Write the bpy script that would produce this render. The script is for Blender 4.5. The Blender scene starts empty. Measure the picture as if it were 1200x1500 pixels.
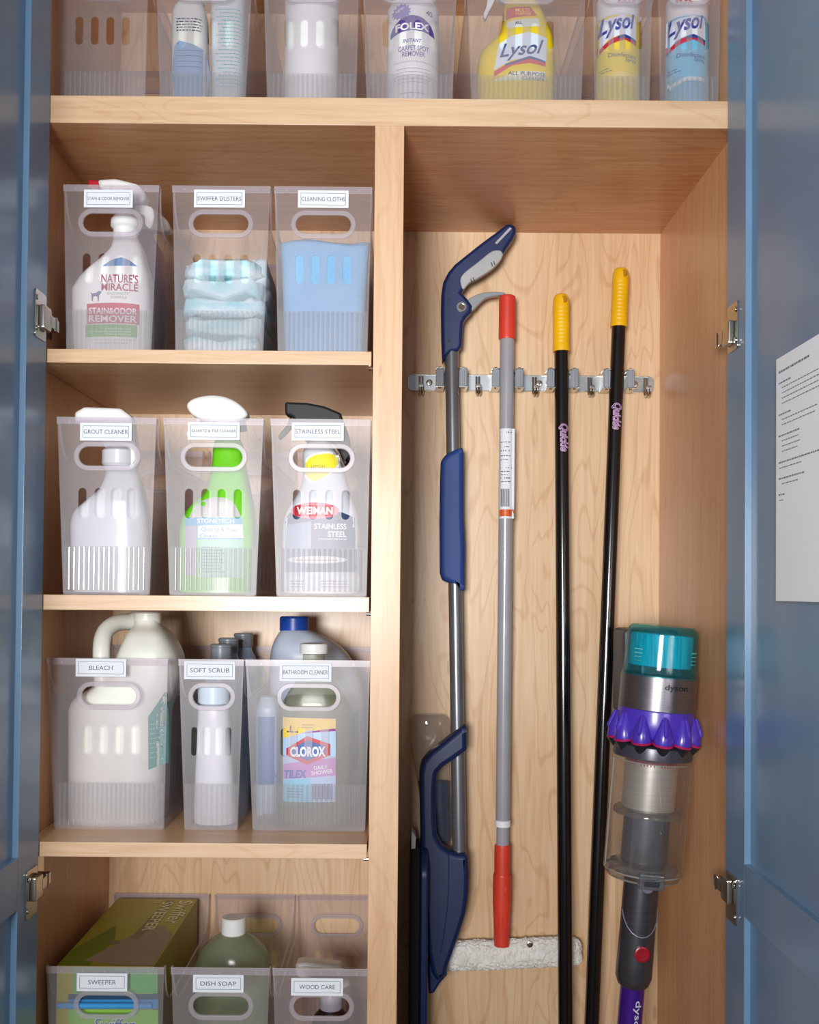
import bpy, bmesh, math, random
from mathutils import Vector, Matrix
from mathutils.bvhtree import BVHTree
random.seed(7)
SC = bpy.context.scene
COL = SC.collection
# ------------------------------------------------------------------ camera (mm world: X right, Y into cabinet, Z up)
F = 1500.0
CH = 1250.0
PITCH, ROLL = math.radians(1.1), math.radians(0.5)
CAM_M = Matrix.Translation((0, -1500, CH)) @ Matrix.Rotation(math.pi/2 + PITCH, 4, 'X') @ Matrix.Rotation(ROLL, 4, 'Z')
CAM_R = CAM_M.to_3x3()
_d = CAM_R.transposed() @ Vector((0, 1, 0))
PX0 = 585 - F*_d.x/(-_d.z)
PY0 = 862 + F*_d.y/(-_d.z)
def P(px, py, y=0.0):
    d = CAM_R @ Vector(((px-PX0)/F, -(py-PY0)/F, -1.0))
    t = (y + 1500.0)/d.y
    return (d.x*t, CH + d.z*t)
cd = bpy.data.cameras.new('camera'); cam = bpy.data.objects.new('camera', cd); COL.objects.link(cam)
cam.matrix_world = Matrix.Translation((0, -1.5, CH/1000)) @ CAM_R.to_4x4()
cd.sensor_fit = 'HORIZONTAL'; cd.sensor_width = 36; cd.lens = F/1200*36
cd.shift_x = (600-PX0)/1200; cd.shift_y = (PY0-750)/1200
cd.clip_start = 0.02
SC.camera = cam
# ------------------------------------------------------------------ light
w = bpy.data.worlds.new('room_light'); SC.world = w; w.use_nodes = True
w.node_tree.nodes['Background'].inputs[0].default_value = (0.92, 0.95, 1.0, 1)
w.node_tree.nodes['Background'].inputs[1].default_value = 0.27
def area(name, loc, target, sx, sy, power, col):
    l = bpy.data.lights.new(name, 'AREA'); l.shape = 'RECTANGLE'; l.size = sx; l.size_y = sy; l.energy = power; l.color = col
    o = bpy.data.objects.new(name, l); COL.objects.link(o); o.location = loc
    l.spread = math.radians(86)
    o.rotation_euler = (Vector(target)-Vector(loc)).to_track_quat('-Z', 'Y').to_euler()
area('window_light', (-0.42, -2.7, 1.33), (0, 0.2, 1.62), 0.55, 0.6, 21, (1.0, 0.985, 0.97))
SC.view_settings.view_transform = 'Standard'; SC.view_settings.look = 'None'
SC.view_settings.exposure = 0.0; SC.view_settings.gamma = 1.0; SC.view_settings.use_curve_mapping = False
SC.cycles.transparent_max_bounces = 40
SC.cycles.max_bounces = 8
SC.cycles.diffuse_bounces = 4

# ------------------------------------------------------------------ materials
def lin(c):
    return tuple(((v/255)/12.92 if v/255 <= .04045 else ((v/255+.055)/1.055)**2.4) for v in c) + (1,)
_m = {}
def newmat(name):
    m = bpy.data.materials.new(name); m.use_nodes = True; _m[name] = m
    nt = m.node_tree; nt.nodes.clear(); out = nt.nodes.new('ShaderNodeOutputMaterial')
    return m, nt, out
def N(nt, t, **kw):
    n = nt.nodes.new(t)
    for k, v in kw.items():
        if k.startswith('i_'):
            key = k[2:]; key = int(key) if key.isdigit() else key.replace('_', ' ')
            n.inputs[key].default_value = v
        else: setattr(n, k, v)
    return n
def mat(name, rgb, rough=.42, metal=0, vary=.06, bump=0, bscale=400, sss=0, coat=0, rgb2=None, cscale=12, aniso=None):
    if name in _m: return _m[name]
    m, nt, out = newmat(name); L = nt.links
    b = N(nt, 'ShaderNodeBsdfPrincipled', i_Roughness=rough, i_Metallic=metal)
    if coat: b.inputs['Coat Weight'].default_value = coat; b.inputs['Coat Roughness'].default_value = .12
    tc = N(nt, 'ShaderNodeTexCoord'); no = N(nt, 'ShaderNodeTexNoise', i_Scale=cscale, i_Detail=4.0)
    if aniso:
        mp = N(nt, 'ShaderNodeMapping'); mp.inputs['Scale'].default_value = aniso
        L.new(tc.outputs['Object'], mp.inputs[0]); L.new(mp.outputs[0], no.inputs['Vector'])
    else: L.new(tc.outputs['Object'], no.inputs['Vector'])
    mx = N(nt, 'ShaderNodeMix', data_type='RGBA'); c = lin(rgb)
    c2 = lin(rgb2) if rgb2 else tuple(v*(1-vary*2) for v in c[:3]) + (1,)
    mx.inputs[6].default_value = c; mx.inputs[7].default_value = c2
    rp = N(nt, 'ShaderNodeMapRange'); rp.inputs[1].default_value = .38; rp.inputs[2].default_value = .62
    L.new(no.outputs[0], rp.inputs[0]); L.new(rp.outputs[0], mx.inputs[0]); L.new(mx.outputs[2], b.inputs['Base Color'])
    if bump:
        n2 = N(nt, 'ShaderNodeTexNoise', i_Scale=bscale, i_Detail=3.0); L.new(tc.outputs['Object'], n2.inputs['Vector'])
        bp = N(nt, 'ShaderNodeBump', i_Strength=bump, i_Distance=.002); L.new(n2.outputs[0], bp.inputs['Height']); L.new(bp.outputs[0], b.inputs['Normal'])
    L.new(b.outputs[0], out.inputs[0])
    return m
def clear(name, tint, veil, a, rough=.08, gl=.6, trl=.4):
    """see-through plastic: transparent tint + milky veil + surface gloss"""
    if name in _m: return _m[name]
    m, nt, out = newmat(name); L = nt.links
    tr = N(nt, 'ShaderNodeBsdfTransparent'); tr.inputs[0].default_value = lin(tint)
    df = N(nt, 'ShaderNodeBsdfDiffuse'); df.inputs[0].default_value = lin(veil)
    tl = N(nt, 'ShaderNodeBsdfTranslucent'); tl.inputs[0].default_value = lin(veil)
    mv = N(nt, 'ShaderNodeMixShader'); mv.inputs[0].default_value = trl
    L.new(df.outputs[0], mv.inputs[1]); L.new(tl.outputs[0], mv.inputs[2])
    no = N(nt, 'ShaderNodeTexNoise', i_Scale=9.0); tc = N(nt, 'ShaderNodeTexCoord'); L.new(tc.outputs['Object'], no.inputs['Vector'])
    rp = N(nt, 'ShaderNodeMapRange'); rp.inputs[3].default_value = a*.85; rp.inputs[4].default_value = min(1, a*1.15)
    L.new(no.outputs[0], rp.inputs[0])
    m1 = N(nt, 'ShaderNodeMixShader'); L.new(rp.outputs[0], m1.inputs[0]); L.new(tr.outputs[0], m1.inputs[1]); L.new(mv.outputs[0], m1.inputs[2])
    g = N(nt, 'ShaderNodeBsdfGlossy', i_Roughness=rough)
    lw = N(nt, 'ShaderNodeLayerWeight'); lw.inputs[0].default_value = .5
    pw = N(nt, 'ShaderNodeMath', operation='POWER'); pw.inputs[1].default_value = 4.0; L.new(lw.outputs['Facing'], pw.inputs[0])
    mu = N(nt, 'ShaderNodeMath', operation='MULTIPLY_ADD'); mu.inputs[1].default_value = gl*.45; mu.inputs[2].default_value = gl*.04
    L.new(pw.outputs[0], mu.inputs[0])
    m2 = N(nt, 'ShaderNodeMixShader'); L.new(mu.outputs[0], m2.inputs[0]); L.new(m1.outputs[0], m2.inputs[1]); L.new(g.outputs[0], m2.inputs[2])
    L.new(m2.outputs[0], out.inputs[0])
    return m
def wood(name, axis, light, dark, line=.35, seed=0.0):
    m, nt, out = newmat(name); L = nt.links
    tc = N(nt, 'ShaderNodeTexCoord')
    def sc(a, c):  # a along grain, c across
        mp = N(nt, 'ShaderNodeMapping'); s = [c, c, c]; s['XYZ'.index(axis)] = a
        mp.inputs['Scale'].default_value = s; mp.inputs['Location'].default_value = (seed, seed*1.7, seed*.6)
        L.new(tc.outputs['Object'], mp.inputs[0]); return mp
    n1 = N(nt, 'ShaderNodeTexNoise', i_Scale=1.0, i_Detail=2.0, i_Distortion=.6); L.new(sc(2.0, 10).outputs[0], n1.inputs['Vector'])
    mu = N(nt, 'ShaderNodeMath', operation='MULTIPLY'); mu.inputs[1].default_value = 75; L.new(n1.outputs[0], mu.inputs[0])
    si = N(nt, 'ShaderNodeMath', operation='SINE'); L.new(mu.outputs[0], si.inputs[0])
    r1 = N(nt, 'ShaderNodeMapRange'); r1.inputs[1].default_value = .72; r1.inputs[2].default_value = 1.0; r1.inputs[4].default_value = line
    L.new(si.outputs[0], r1.inputs[0])
    n2 = N(nt, 'ShaderNodeTexNoise', i_Scale=1.0, i_Detail=5.0, i_Roughness=.65); L.new(sc(5, 130).outputs[0], n2.inputs['Vector'])
    r2 = N(nt, 'ShaderNodeMapRange'); r2.inputs[1].default_value = .35; r2.inputs[2].default_value = .75; r2.inputs[4].default_value = .62
    L.new(n2.outputs[0], r2.inputs[0])
    n3 = N(nt, 'ShaderNodeTexNoise', i_Scale=1.0, i_Detail=2.0); L.new(sc(2.2, 4).outputs[0], n3.inputs['Vector'])
    r3 = N(nt, 'ShaderNodeMapRange'); r3.inputs[1].default_value = .35; r3.inputs[2].default_value = .7; r3.inputs[4].default_value = .48
    L.new(n3.outputs[0], r3.inputs[0])
    a1 = N(nt, 'ShaderNodeMath', operation='ADD'); L.new(r1.outputs[0], a1.inputs[0]); L.new(r2.outputs[0], a1.inputs[1])
    a2 = N(nt, 'ShaderNodeMath', operation='ADD', use_clamp=True); L.new(a1.outputs[0], a2.inputs[0]); L.new(r3.outputs[0], a2.inputs[1])
    mx = N(nt, 'ShaderNodeMix', data_type='RGBA'); mx.inputs[6].default_value = lin(light); mx.inputs[7].default_value = lin(dark)
    L.new(a2.outputs[0], mx.inputs[0])
    # small dark mineral flecks
    n4 = N(nt, 'ShaderNodeTexNoise', i_Scale=1.0, i_Detail=1.0); L.new(sc(14, 60).outputs[0], n4.inputs['Vector'])
    r4 = N(nt, 'ShaderNodeMapRange'); r4.inputs[1].default_value = .76; r4.inputs[2].default_value = .82; r4.inputs[4].default_value = .35
    L.new(n4.outputs[0], r4.inputs[0])
    m2 = N(nt, 'ShaderNodeMix', data_type='RGBA'); m2.inputs[7].default_value = lin((110, 70, 45)); L.new(r4.outputs[0], m2.inputs[0]); L.new(mx.outputs[2], m2.inputs[6])
    b = N(nt, 'ShaderNodeBsdfPrincipled', i_Roughness=.42); L.new(m2.outputs[2], b.inputs['Base Color'])
    b.inputs['Coat Weight'].default_value = .25; b.inputs['Coat Roughness'].default_value = .2
    bp = N(nt, 'ShaderNodeBump', i_Strength=.12, i_Distance=.0006); L.new(n2.outputs[0], bp.inputs['Height']); L.new(bp.outputs[0], b.inputs['Normal'])
    L.new(b.outputs[0], out.inputs[0]); return m
ML, MD = (218, 168, 122), (180, 114, 70)
W_X = wood('maple_across_shaded', 'X', ML, MD, .22, 3.1)  # darker maple copy: shade of the fixed shelf's underside put into the colour
W_S = wood('maple_shelf_lit', 'X', (232, 192, 146), (200, 146, 98), .22, 7.7)  # same maple in a paler copy, brightness of lit shelf tops put into it
W_Z = wood('maple_upright', 'Z', (222, 174, 130), (194, 136, 92), .16, 1.3)
W_B = wood('maple_back', 'Z', (226, 198, 162), (200, 160, 118), .40, 5.2)
W_E = wood('maple_edge_across', 'X', (222, 192, 158), (194, 154, 116), .2, 2.2)
W_EZ = wood('maple_edge_upright', 'Z', (218, 182, 146), (192, 150, 112), .2, 6.2)
BLUE = mat('blue_lacquer', (106, 140, 172), .32, vary=.03, coat=.25)
PP = clear('frosted_plastic', (250, 248, 250), (240, 240, 242), .105, .38, .6, .35)
PPR = clear('frosted_plastic_edge', (250, 248, 250), (240, 236, 244), .24, .3, .8, .35)
PPB = clear('frosted_plastic_band', (250, 250, 250), (236, 234, 240), .05, .45, .4, .35)
RIBM = clear('ribbed_plastic', (252, 252, 252), (240, 240, 244), .10, .16, 1.2, .35)
CARD = mat('white_card', (222, 228, 236), .7, vary=.01)
INK = mat('grey_ink', (66, 70, 82), .6)
CHROME = mat('nickel', (200, 196, 188), .22, 1.0)
STEEL = mat('satin_steel', (186, 192, 196), .30, 1.0, aniso=(3, 40, 90))
def inkm(rgb): return mat('ink_%d_%d_%d' % tuple(rgb), rgb, .45, vary=.02)
def plas(nm, rgb, r=.35, **k): return mat(nm, rgb, r, **k)

# ------------------------------------------------------------------ geometry in world millimetres
class G:
    def __init__(s): s.v = []; s.f = []
    def add(s, v, f):
        n = len(s.v); s.v += [tuple(p) for p in v]; s.f += [tuple(i+n for i in q) for q in f]; return s
    def box(s, x0, x1, y0, y1, z0, z1, b=0.0):
        if b <= 0:
            v = [(x, y, z) for x in (x0, x1) for y in (y0, y1) for z in (z0, z1)]
            return s.add(v, [(0,1,3,2),(4,6,7,5),(0,4,5,1),(2,3,7,6),(0,2,6,4),(1,5,7,3)])
        bm = bmesh.new(); bmesh.ops.create_cube(bm, size=1)
        for q in bm.verts: q.co = Vector(((x0+x1)/2+q.co.x*(x1-x0), (y0+y1)/2+q.co.y*(y1-y0), (z0+z1)/2+q.co.z*(z1-z0)))
        bmesh.ops.bevel(bm, geom=bm.edges[:], offset=b, segments=2, affect='EDGES', profile=.5)
        return s.bm(bm)
    def bm(s, bm):
        bm.verts.index_update(); s.add([q.co[:] for q in bm.verts], [[q.index for q in f.verts] for f in bm.faces]); bm.free(); return s
    def rings(s, R, caps=True):
        n = len(R[0]); o = len(s.v)
        for r in R: s.v += [tuple(p) for p in r]
        for i in range(len(R)-1):
            for j in range(n):
                a = o+i*n+j; b = o+i*n+(j+1) % n; s.f.append((a, b, b+n, a+n))
        if caps: s.f.append(tuple(o+j for j in range(n))[::-1]); s.f.append(tuple(o+(len(R)-1)*n+j for j in range(n)))
        return s
    def tube(s, path, r, n=16, caps=True):
        path = [Vector(p) for p in path]; rr = r if isinstance(r, (list, tuple)) else [r]*len(path); R = []; u0 = None
        for i, p in enumerate(path):
            t = (path[min(i+1, len(path)-1)]-path[max(i-1, 0)]).normalized()
            if u0 is None: u0 = t.orthogonal().normalized()
            u = (u0 - t*u0.dot(t)).normalized(); u0 = u; w_ = t.cross(u)
            R.append([p + (u*math.cos(a)+w_*math.sin(a))*rr[i] for a in [2*math.pi*k/n for k in range(n)]])
        return s.rings(R, caps)
    def lathe(s, cx, cy, prof, n=28, caps=True):   # prof: (r, z)
        return s.rings([[(cx+r*math.cos(a), cy+r*math.sin(a), z) for a in [2*math.pi*k/n for k in range(n)]] for r, z in prof], caps)
    def loft(s, secs, n=40, sub=3, caps=True):      # secs: (z, cx, cy, hx, hy, p)
        out = []
        for i in range(len(secs)-1):
            p0 = secs[max(i-1, 0)]; p1 = secs[i]; p2 = secs[i+1]; p3 = secs[min(i+2, len(secs)-1)]
            for k in range(sub):
                t = k/sub; q = []
                for a, b, c, d in zip(p0, p1, p2, p3):
                    q.append(.5*((2*b)+(-a+c)*t+(2*a-5*b+4*c-d)*t*t+(-a+3*b-3*c+d)*t**3))
                out.append(q)
        out.append(secs[-1]); R = []
        for z, cx, cy, hx, hy, p in out:
            ring = []
            for k in range(n):
                a = 2*math.pi*k/n; c, q = math.cos(a), math.sin(a)
                ring.append((cx+hx*math.copysign(abs(c)**(2/p), c), cy+hy*math.copysign(abs(q)**(2/p), q), z))
            R.append(ring)
        return s.rings(R, caps)
    def xf(s, M): s.v = [tuple(M @ Vector(p)) for p in s.v]; return s
    def bvh(s): return BVHTree.FromPolygons([Vector(p) for p in s.v], s.f)
def fill2d(outline, holes=(), thick=0.0, bevel=0.0, res=2):
    """filled outline (u,v)->verts (u, t, v) with thickness along y centred on 0"""
    cu = bpy.data.curves.new('tmp', 'CURVE'); cu.dimensions = '2D'; cu.fill_mode = 'BOTH' if thick else 'FRONT'
    cu.extrude = max(0, thick/2-bevel); cu.bevel_depth = bevel; cu.bevel_resolution = res; cu.offset = -bevel
    for pl in [outline]+list(holes):
        sp = cu.splines.new('POLY'); sp.points.add(len(pl)-1); sp.use_cyclic_u = True
        for i, (a, b) in enumerate(pl): sp.points[i].co = (a, b, 0, 1)
    o = bpy.data.objects.new('tmp', cu); me = bpy.data.meshes.new_from_object(o)
    v = [(p.co.x, -p.co.z, p.co.y) for p in me.vertices]; f = [tuple(q.vertices) for q in me.polygons]
    bpy.data.objects.remove(o); bpy.data.curves.remove(cu); bpy.data.meshes.remove(me)
    return v, f
def smoothpoly(pts, n=4):
    out = []; m = len(pts)
    for i in range(m):
        p0, p1, p2, p3 = pts[i-1], pts[i], pts[(i+1) % m], pts[(i+2) % m]
        for k in range(n):
            t = k/n; out.append(tuple(.5*((2*b)+(-a+c)*t+(2*a-5*b+4*c-d)*t*t+(-a+3*b-3*c+d)*t**3) for a, b, c, d in zip(p0, p1, p2, p3)))
    return out
def roundpoly(pts, r, n=4):
    out = []; m = len(pts)
    for i in range(m):
        a, b, c = Vector(pts[i-1]), Vector(pts[i]), Vector(pts[(i+1) % m])
        d1, d2 = (a-b), (c-b); rr = min(r, d1.length*.45, d2.length*.45)
        s, e = b+d1.normalized()*rr, b+d2.normalized()*rr
        for k in range(n+1):
            t = k/n; out.append(tuple((s*(1-t)**2+b*2*t*(1-t)+e*t*t)))
    return out
def stadium(cx, cz, w_, h, n=8):
    r = min(w_, h)/2; out = []
    if w_ >= h:
        for sgn, a0 in ((1, -90), (-1, 90)):
            for k in range(n+1):
                a = math.radians(a0+180*k/n); out.append((cx+sgn*(w_/2-r)+r*math.cos(a), cz+r*math.sin(a)))
    else:
        for sgn, a0 in ((1, 0), (-1, 180)):
            for k in range(n+1):
                a = math.radians(a0+180*k/n); out.append((cx+r*math.cos(a), cz+sgn*(h/2-r)+r*math.sin(a)))
    return out
def ell(cx, cz, a, b, n=28): return [(cx+a*math.cos(2*math.pi*k/n), cz+b*math.sin(2*math.pi*k/n)) for k in range(n)]
def rect(x0, x1, z0, z1): return [(x0, z0), (x1, z0), (x1, z1), (x0, z1)]
def PL(pts, y): return [P(a, b, y) for a, b in pts]
def plate(pts, y, thick, bevel=0.0, holes=()):
    v, f = fill2d(pts, holes, thick, bevel); return G().add([(a, b+y, c) for a, b, c in v], f)
def text2d(s, cx, cz, w_=None, h=None, bold=0.0, shear=0.0, rot=0.0):
    cu = bpy.data.curves.new('tmp', 'FONT'); cu.body = s; cu.size = 10; cu.resolution_u = 3; cu.offset = bold; cu.fill_mode = 'FRONT'
    o = bpy.data.objects.new('tmp', cu); me = bpy.data.meshes.new_from_object(o)
    v = [(p.co.x+shear*p.co.y, p.co.y) for p in me.vertices]; f = [tuple(q.vertices) for q in me.polygons]
    bpy.data.objects.remove(o); bpy.data.curves.remove(cu); bpy.data.meshes.remove(me)
    x0, x1 = min(a for a, b in v), max(a for a, b in v); z0, z1 = min(b for a, b in v), max(b for a, b in v)
    sx = w_/(x1-x0) if w_ else None; sz = h/(z1-z0) if h else None
    sx = sx or sz; sz = sz or sx; c, q = math.cos(rot), math.sin(rot); o = []
    for a, b in v:
        a = (a-(x0+x1)/2)*sx; b = (b-(z0+z1)/2)*sz; o.append((cx+a*c-b*q, cz+a*q+b*c))
    return o, f
def words2d(x0, x1, z, h, n=4, seed=1):   # unreadable fine print as short bars
    rd = random.Random(seed); v = []; f = []; x = x0
    while x < x1-2:
        l = min(rd.uniform(2.5, 8)*h/1.6, x1-x); k = len(v); v += [(x, z), (x+l, z), (x+l, z+h), (x, z+h)]; f.append((k, k+1, k+2, k+3)); x += l+h*.9
    return v, f
class Flat:
    def __init__(s): s.v = []; s.f = []
    def add(s, vf):
        n = len(s.v); s.v += list(vf[0]); s.f += [tuple(i+n for i in q) for q in vf[1]]; return s
    def poly(s, pts, holes=()):
        v, f = fill2d(pts, holes); return s.add(([(a, c) for a, b, c in v], f))
    def text(s, *a, **k): return s.add(text2d(*a, **k))
def conform(fl, bvh, off=.4, step=0, ydef=None, ystart=-900):
    bm = bmesh.new(); vs = [bm.verts.new((a, 0, b)) for a, b in fl.v]
    for q in fl.f:
        try: bm.faces.new([vs[i] for i in q])
        except ValueError: pass
    if step:
        for ax in (0, 2):
            lo = min(q.co[ax] for q in bm.verts); hi = max(q.co[ax] for q in bm.verts); t = lo+step
            st = step if ax == 0 else step*2
            while t < hi:
                no = [0, 0, 0]; no[ax] = 1; co = [0, 0, 0]; co[ax] = t
                bmesh.ops.bisect_plane(bm, geom=bm.verts[:]+bm.edges[:]+bm.faces[:], plane_co=co, plane_no=no); t += st
    for q in bm.verts:
        if bvh is None: q.co.y = ydef-off; continue
        h = bvh.ray_cast(Vector((q.co.x, ystart, q.co.z)), Vector((0, 1, 0)))
        if h[0] is None:
            h = bvh.find_nearest(Vector((q.co.x, ydef if ydef is not None else 0, q.co.z)))
        q.co.y = h[0].y-off
    return G().bm(bm)
# ------------------------------------------------------------------ objects
def thing(name, label, cat, loc, group=None):
    o = bpy.data.objects.new(name, None); COL.objects.link(o); o.empty_display_size = .02
    o.location = (loc[0]/1000, loc[1]/1000, loc[2]/1000); o['label'] = label; o['category'] = cat; o['base'] = list(loc)
    if group: o['group'] = group
    return o
def base(o):
    b = Vector((0, 0, 0))
    while o is not None: b += Vector(o.location); o = o.parent
    return b
def part(g, name, m, parent=None, smooth=35, label=None, kind=None):
    b = base(parent)
    me = bpy.data.meshes.new(name); me.from_pydata([(p[0]/1000-b.x, p[1]/1000-b.y, p[2]/1000-b.z) for p in g.v], [], g.f)
    bm = bmesh.new(); bm.from_mesh(me); bmesh.ops.recalc_face_normals(bm, faces=bm.faces[:]); bm.to_mesh(me); bm.free()
    if smooth: me.shade_smooth(); me.set_sharp_from_angle(angle=math.radians(smooth))
    me.materials.append(m); o = bpy.data.objects.new(name, me); COL.objects.link(o); o.parent = parent
    if smooth:
        wm = o.modifiers.new('even_shading', 'WEIGHTED_NORMAL'); wm.keep_sharp = True; wm.weight = 80
    if label: o['label'] = label
    if kind: o['kind'] = kind
    return o
def decal(fl, name, m, parent, bvh=None, off=.4, step=0, ydef=None, label=None, ystart=-900):
    return part(conform(fl, bvh, off, step, ydef, ystart), name, m, parent, smooth=0, label=label)
def print_under(parent): return parent

# ================================================================== SETTING
g = G().box(-2600, 2600, -3600, 600, -20, 0); o = part(g, 'floor', mat('oak_floor', (150, 120, 90), .5, aniso=(1, 12, 1), rgb2=(125, 95, 68)), None); o['kind'] = 'structure'
XL, XR, YB = -544, 494, 448
g = G().box(-2600, XL-21, -1, 40, 0, 2600).box(XR+21, 2600, -1, 40, 0, 2600).box(XL-21, XR+21, -1, 40, 2372, 2600)
o = part(g, 'wall_back', mat('painted_wall', (205, 208, 210), .6, bump=.1), None); o['kind'] = 'structure'

# ================================================================== CABINET
cab = thing('cabinet', 'tall built-in maple utility cabinet with open blue doors and shelves', 'cabinet', (0, 0, 0))
ZT0, ZT1 = P(585, 184.5)[1], P(585, 144.5)[1]
ZB = 100
part(G().box(XL-19, XL, 0, 460, 20, 2370, .8), 'side_panel', W_Z, cab)
part(G().box(XR, XR+19, 0, 460, 20, 2370, .8), 'side_panel', W_Z, cab)
part(G().box(XL, XR, YB, 460, ZB-18, 2352), 'back_panel', W_B, cab)
part(G().box(XL, XR, 0, YB, 2352, 2370), 'top_panel', W_X, cab)
part(G().box(XL, XR, 0, YB, ZB-19, ZB), 'bottom_panel', W_X, cab)
part(G().box(XL, XR, 50, 68, 0, ZB-19), 'toe_kick', W_X, cab)
part(G().box(XL, XR, 1, YB, ZT0, ZT1), 'fixed_shelf', W_X, cab, label='thick full-width maple shelf across the top')
part(G().box(XL, XR, -1.2, 1, ZT0, ZT1, .6), 'edge_band', W_E, cab)
DX0, DX1 = -41.5, 1.5
part(G().box(DX0+12, DX1-2, 1.5, YB, ZB, ZT0), 'divider', W_Z, cab)
part(G().box(DX0, DX1, -1.0, 20, ZB, ZT0, .8), 'divider_face', W_EZ, cab, label='pale upright maple face strip of the divider')
part(G().box(DX0, DX0+12, 20, YB, ZB, ZT0), 'divider_lining', W_Z, cab)
SH = []
for (a, b) in ((512.5, 532.5), (873, 895), (1235.5, 1257)):
    z1, z0 = P(305, a)[1], P(305, b)[1]; SH.append(z1)
    sh = part(G().box(XL+1.5, DX0-2.5, 3.2, YB-3, z0, z1), 'shelf', W_S, cab)
    part(G().box(XL+1.5, DX0-2.5, 1.4, 3.2, z0, z1, .6), 'edge_band', W_E, sh)
    for yp in (14, 380): part(G().tube([(DX0-7, yp, z0-3), (DX0, yp, z0-3)], 2.4, 10), 'shelf_pin', CHROME, sh)
z4 = P(305, 862, 0)[1]-838
SH.append(z4)
sh = part(G().box(XL+1.5, DX0-2.5, 3.2, YB-3, z4-21, z4), 'shelf', W_S, cab)
part(G().box(XL+1.5, DX0-2.5, 1.4, 3.2, z4-21, z4, .6), 'edge_band', W_E, sh)

# doors, opened square to the cabinet
def door(side):
    fx = -521 if side < 0 else 478
    s = side
    def bx(y0, y1, z0, z1, t0, t1, b=0): # t: depth behind the inner face
        x0, x1 = sorted((fx+s*t0, fx+s*t1)); return G().box(x0, x1, y0, y1, z0, z1, b)
    zb, zt = 85, 2365; y0, y1 = -4, -521
    st = 80; zr1 = CH-375; zr0 = CH-447
    d = part(bx(y1+st-4, y0-st+4, zb+st-4, zt-st+4, 8.5, 16), 'door', BLUE, cab, label='blue recessed-panel cabinet door standing open on the ' + ('left' if s < 0 else 'right'))
    part(bx(y0-st, y0, zb, zt, 0, 21, .8), 'stile', BLUE, d); part(bx(y1, y1+st, zb, zt, 0, 21, .8), 'stile', BLUE, d)
    part(bx(y1+st, y0-st, zb, zb+st, 0, 21, .6), 'rail', BLUE, d); part(bx(y1+st, y0-st, zt-st, zt, 0, 21, .6), 'rail', BLUE, d)
    part(bx(y1+st, y0-st, zr0, zr1, 0, 21, .6), 'rail', BLUE, d)
    return d, fx
def hinge(d, fx, s, zc, armdz):
    t = -s
    g = G()
    v, f = fill2d(roundpoly([(-56, zc-34), (-12, zc-34), (-12, zc+34), (-56, zc+34)], 5), (), 2.2, .5)
    g.add([(fx+t*(1.1)+b*1.0, a, c) for a, b, c in v], f)
    part(g, 'hinge', CHROME, d)
    g = G(); zz = zc+armdz
    x0, x1 = sorted((fx+t*2, fx+t*11)); g.box(x0, x1, -44, -14, zz-17, zz+17, 2.5)
    g.tube([(fx+t*6, -14, zz-13), (fx+t*6, -14, zz+13)], 4.5, 12)
    x0, x1 = sorted((fx+t*3, fx+t*11)); g.box(x0, x1, -20, 10, zz-9, zz+9, 2)
    g.tube([(fx+t*9, 7, zz-10), (fx+t*9, 7, zz+10)], 3.4, 12)
    x0, x1 = sorted((fx-t*22, fx+t*10)); g.box(x0, x1, 12, 22, zz-9, zz+9, 1.5)
    g.box(*sorted((fx-t*24, fx-t*17)), 14, 70, zz-8, zz+30, 1)
    g.tube([(fx+t*3, -50, zc+22), (fx+t*4.2, -50, zc+22)], 4, 12).tube([(fx+t*1, -50, zc-22), (fx+t*4.2, -50, zc-22)], 4, 12)
    part(g, 'hinge_arm', CHROME, d)
dl, fxl = door(-1); dr, fxr = door(1)
hinge(dl, fxl, -1, P(55, 463, -30)[1], -3); hinge(dl, fxl, -1, P(52, 1306, -30)[1], 6)
hinge(dr, fxr, 1, P(1075, 481, -30)[1], -8); hinge(dr, fxr, 1, P(1068, 1314, -30)[1], 10)

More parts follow.
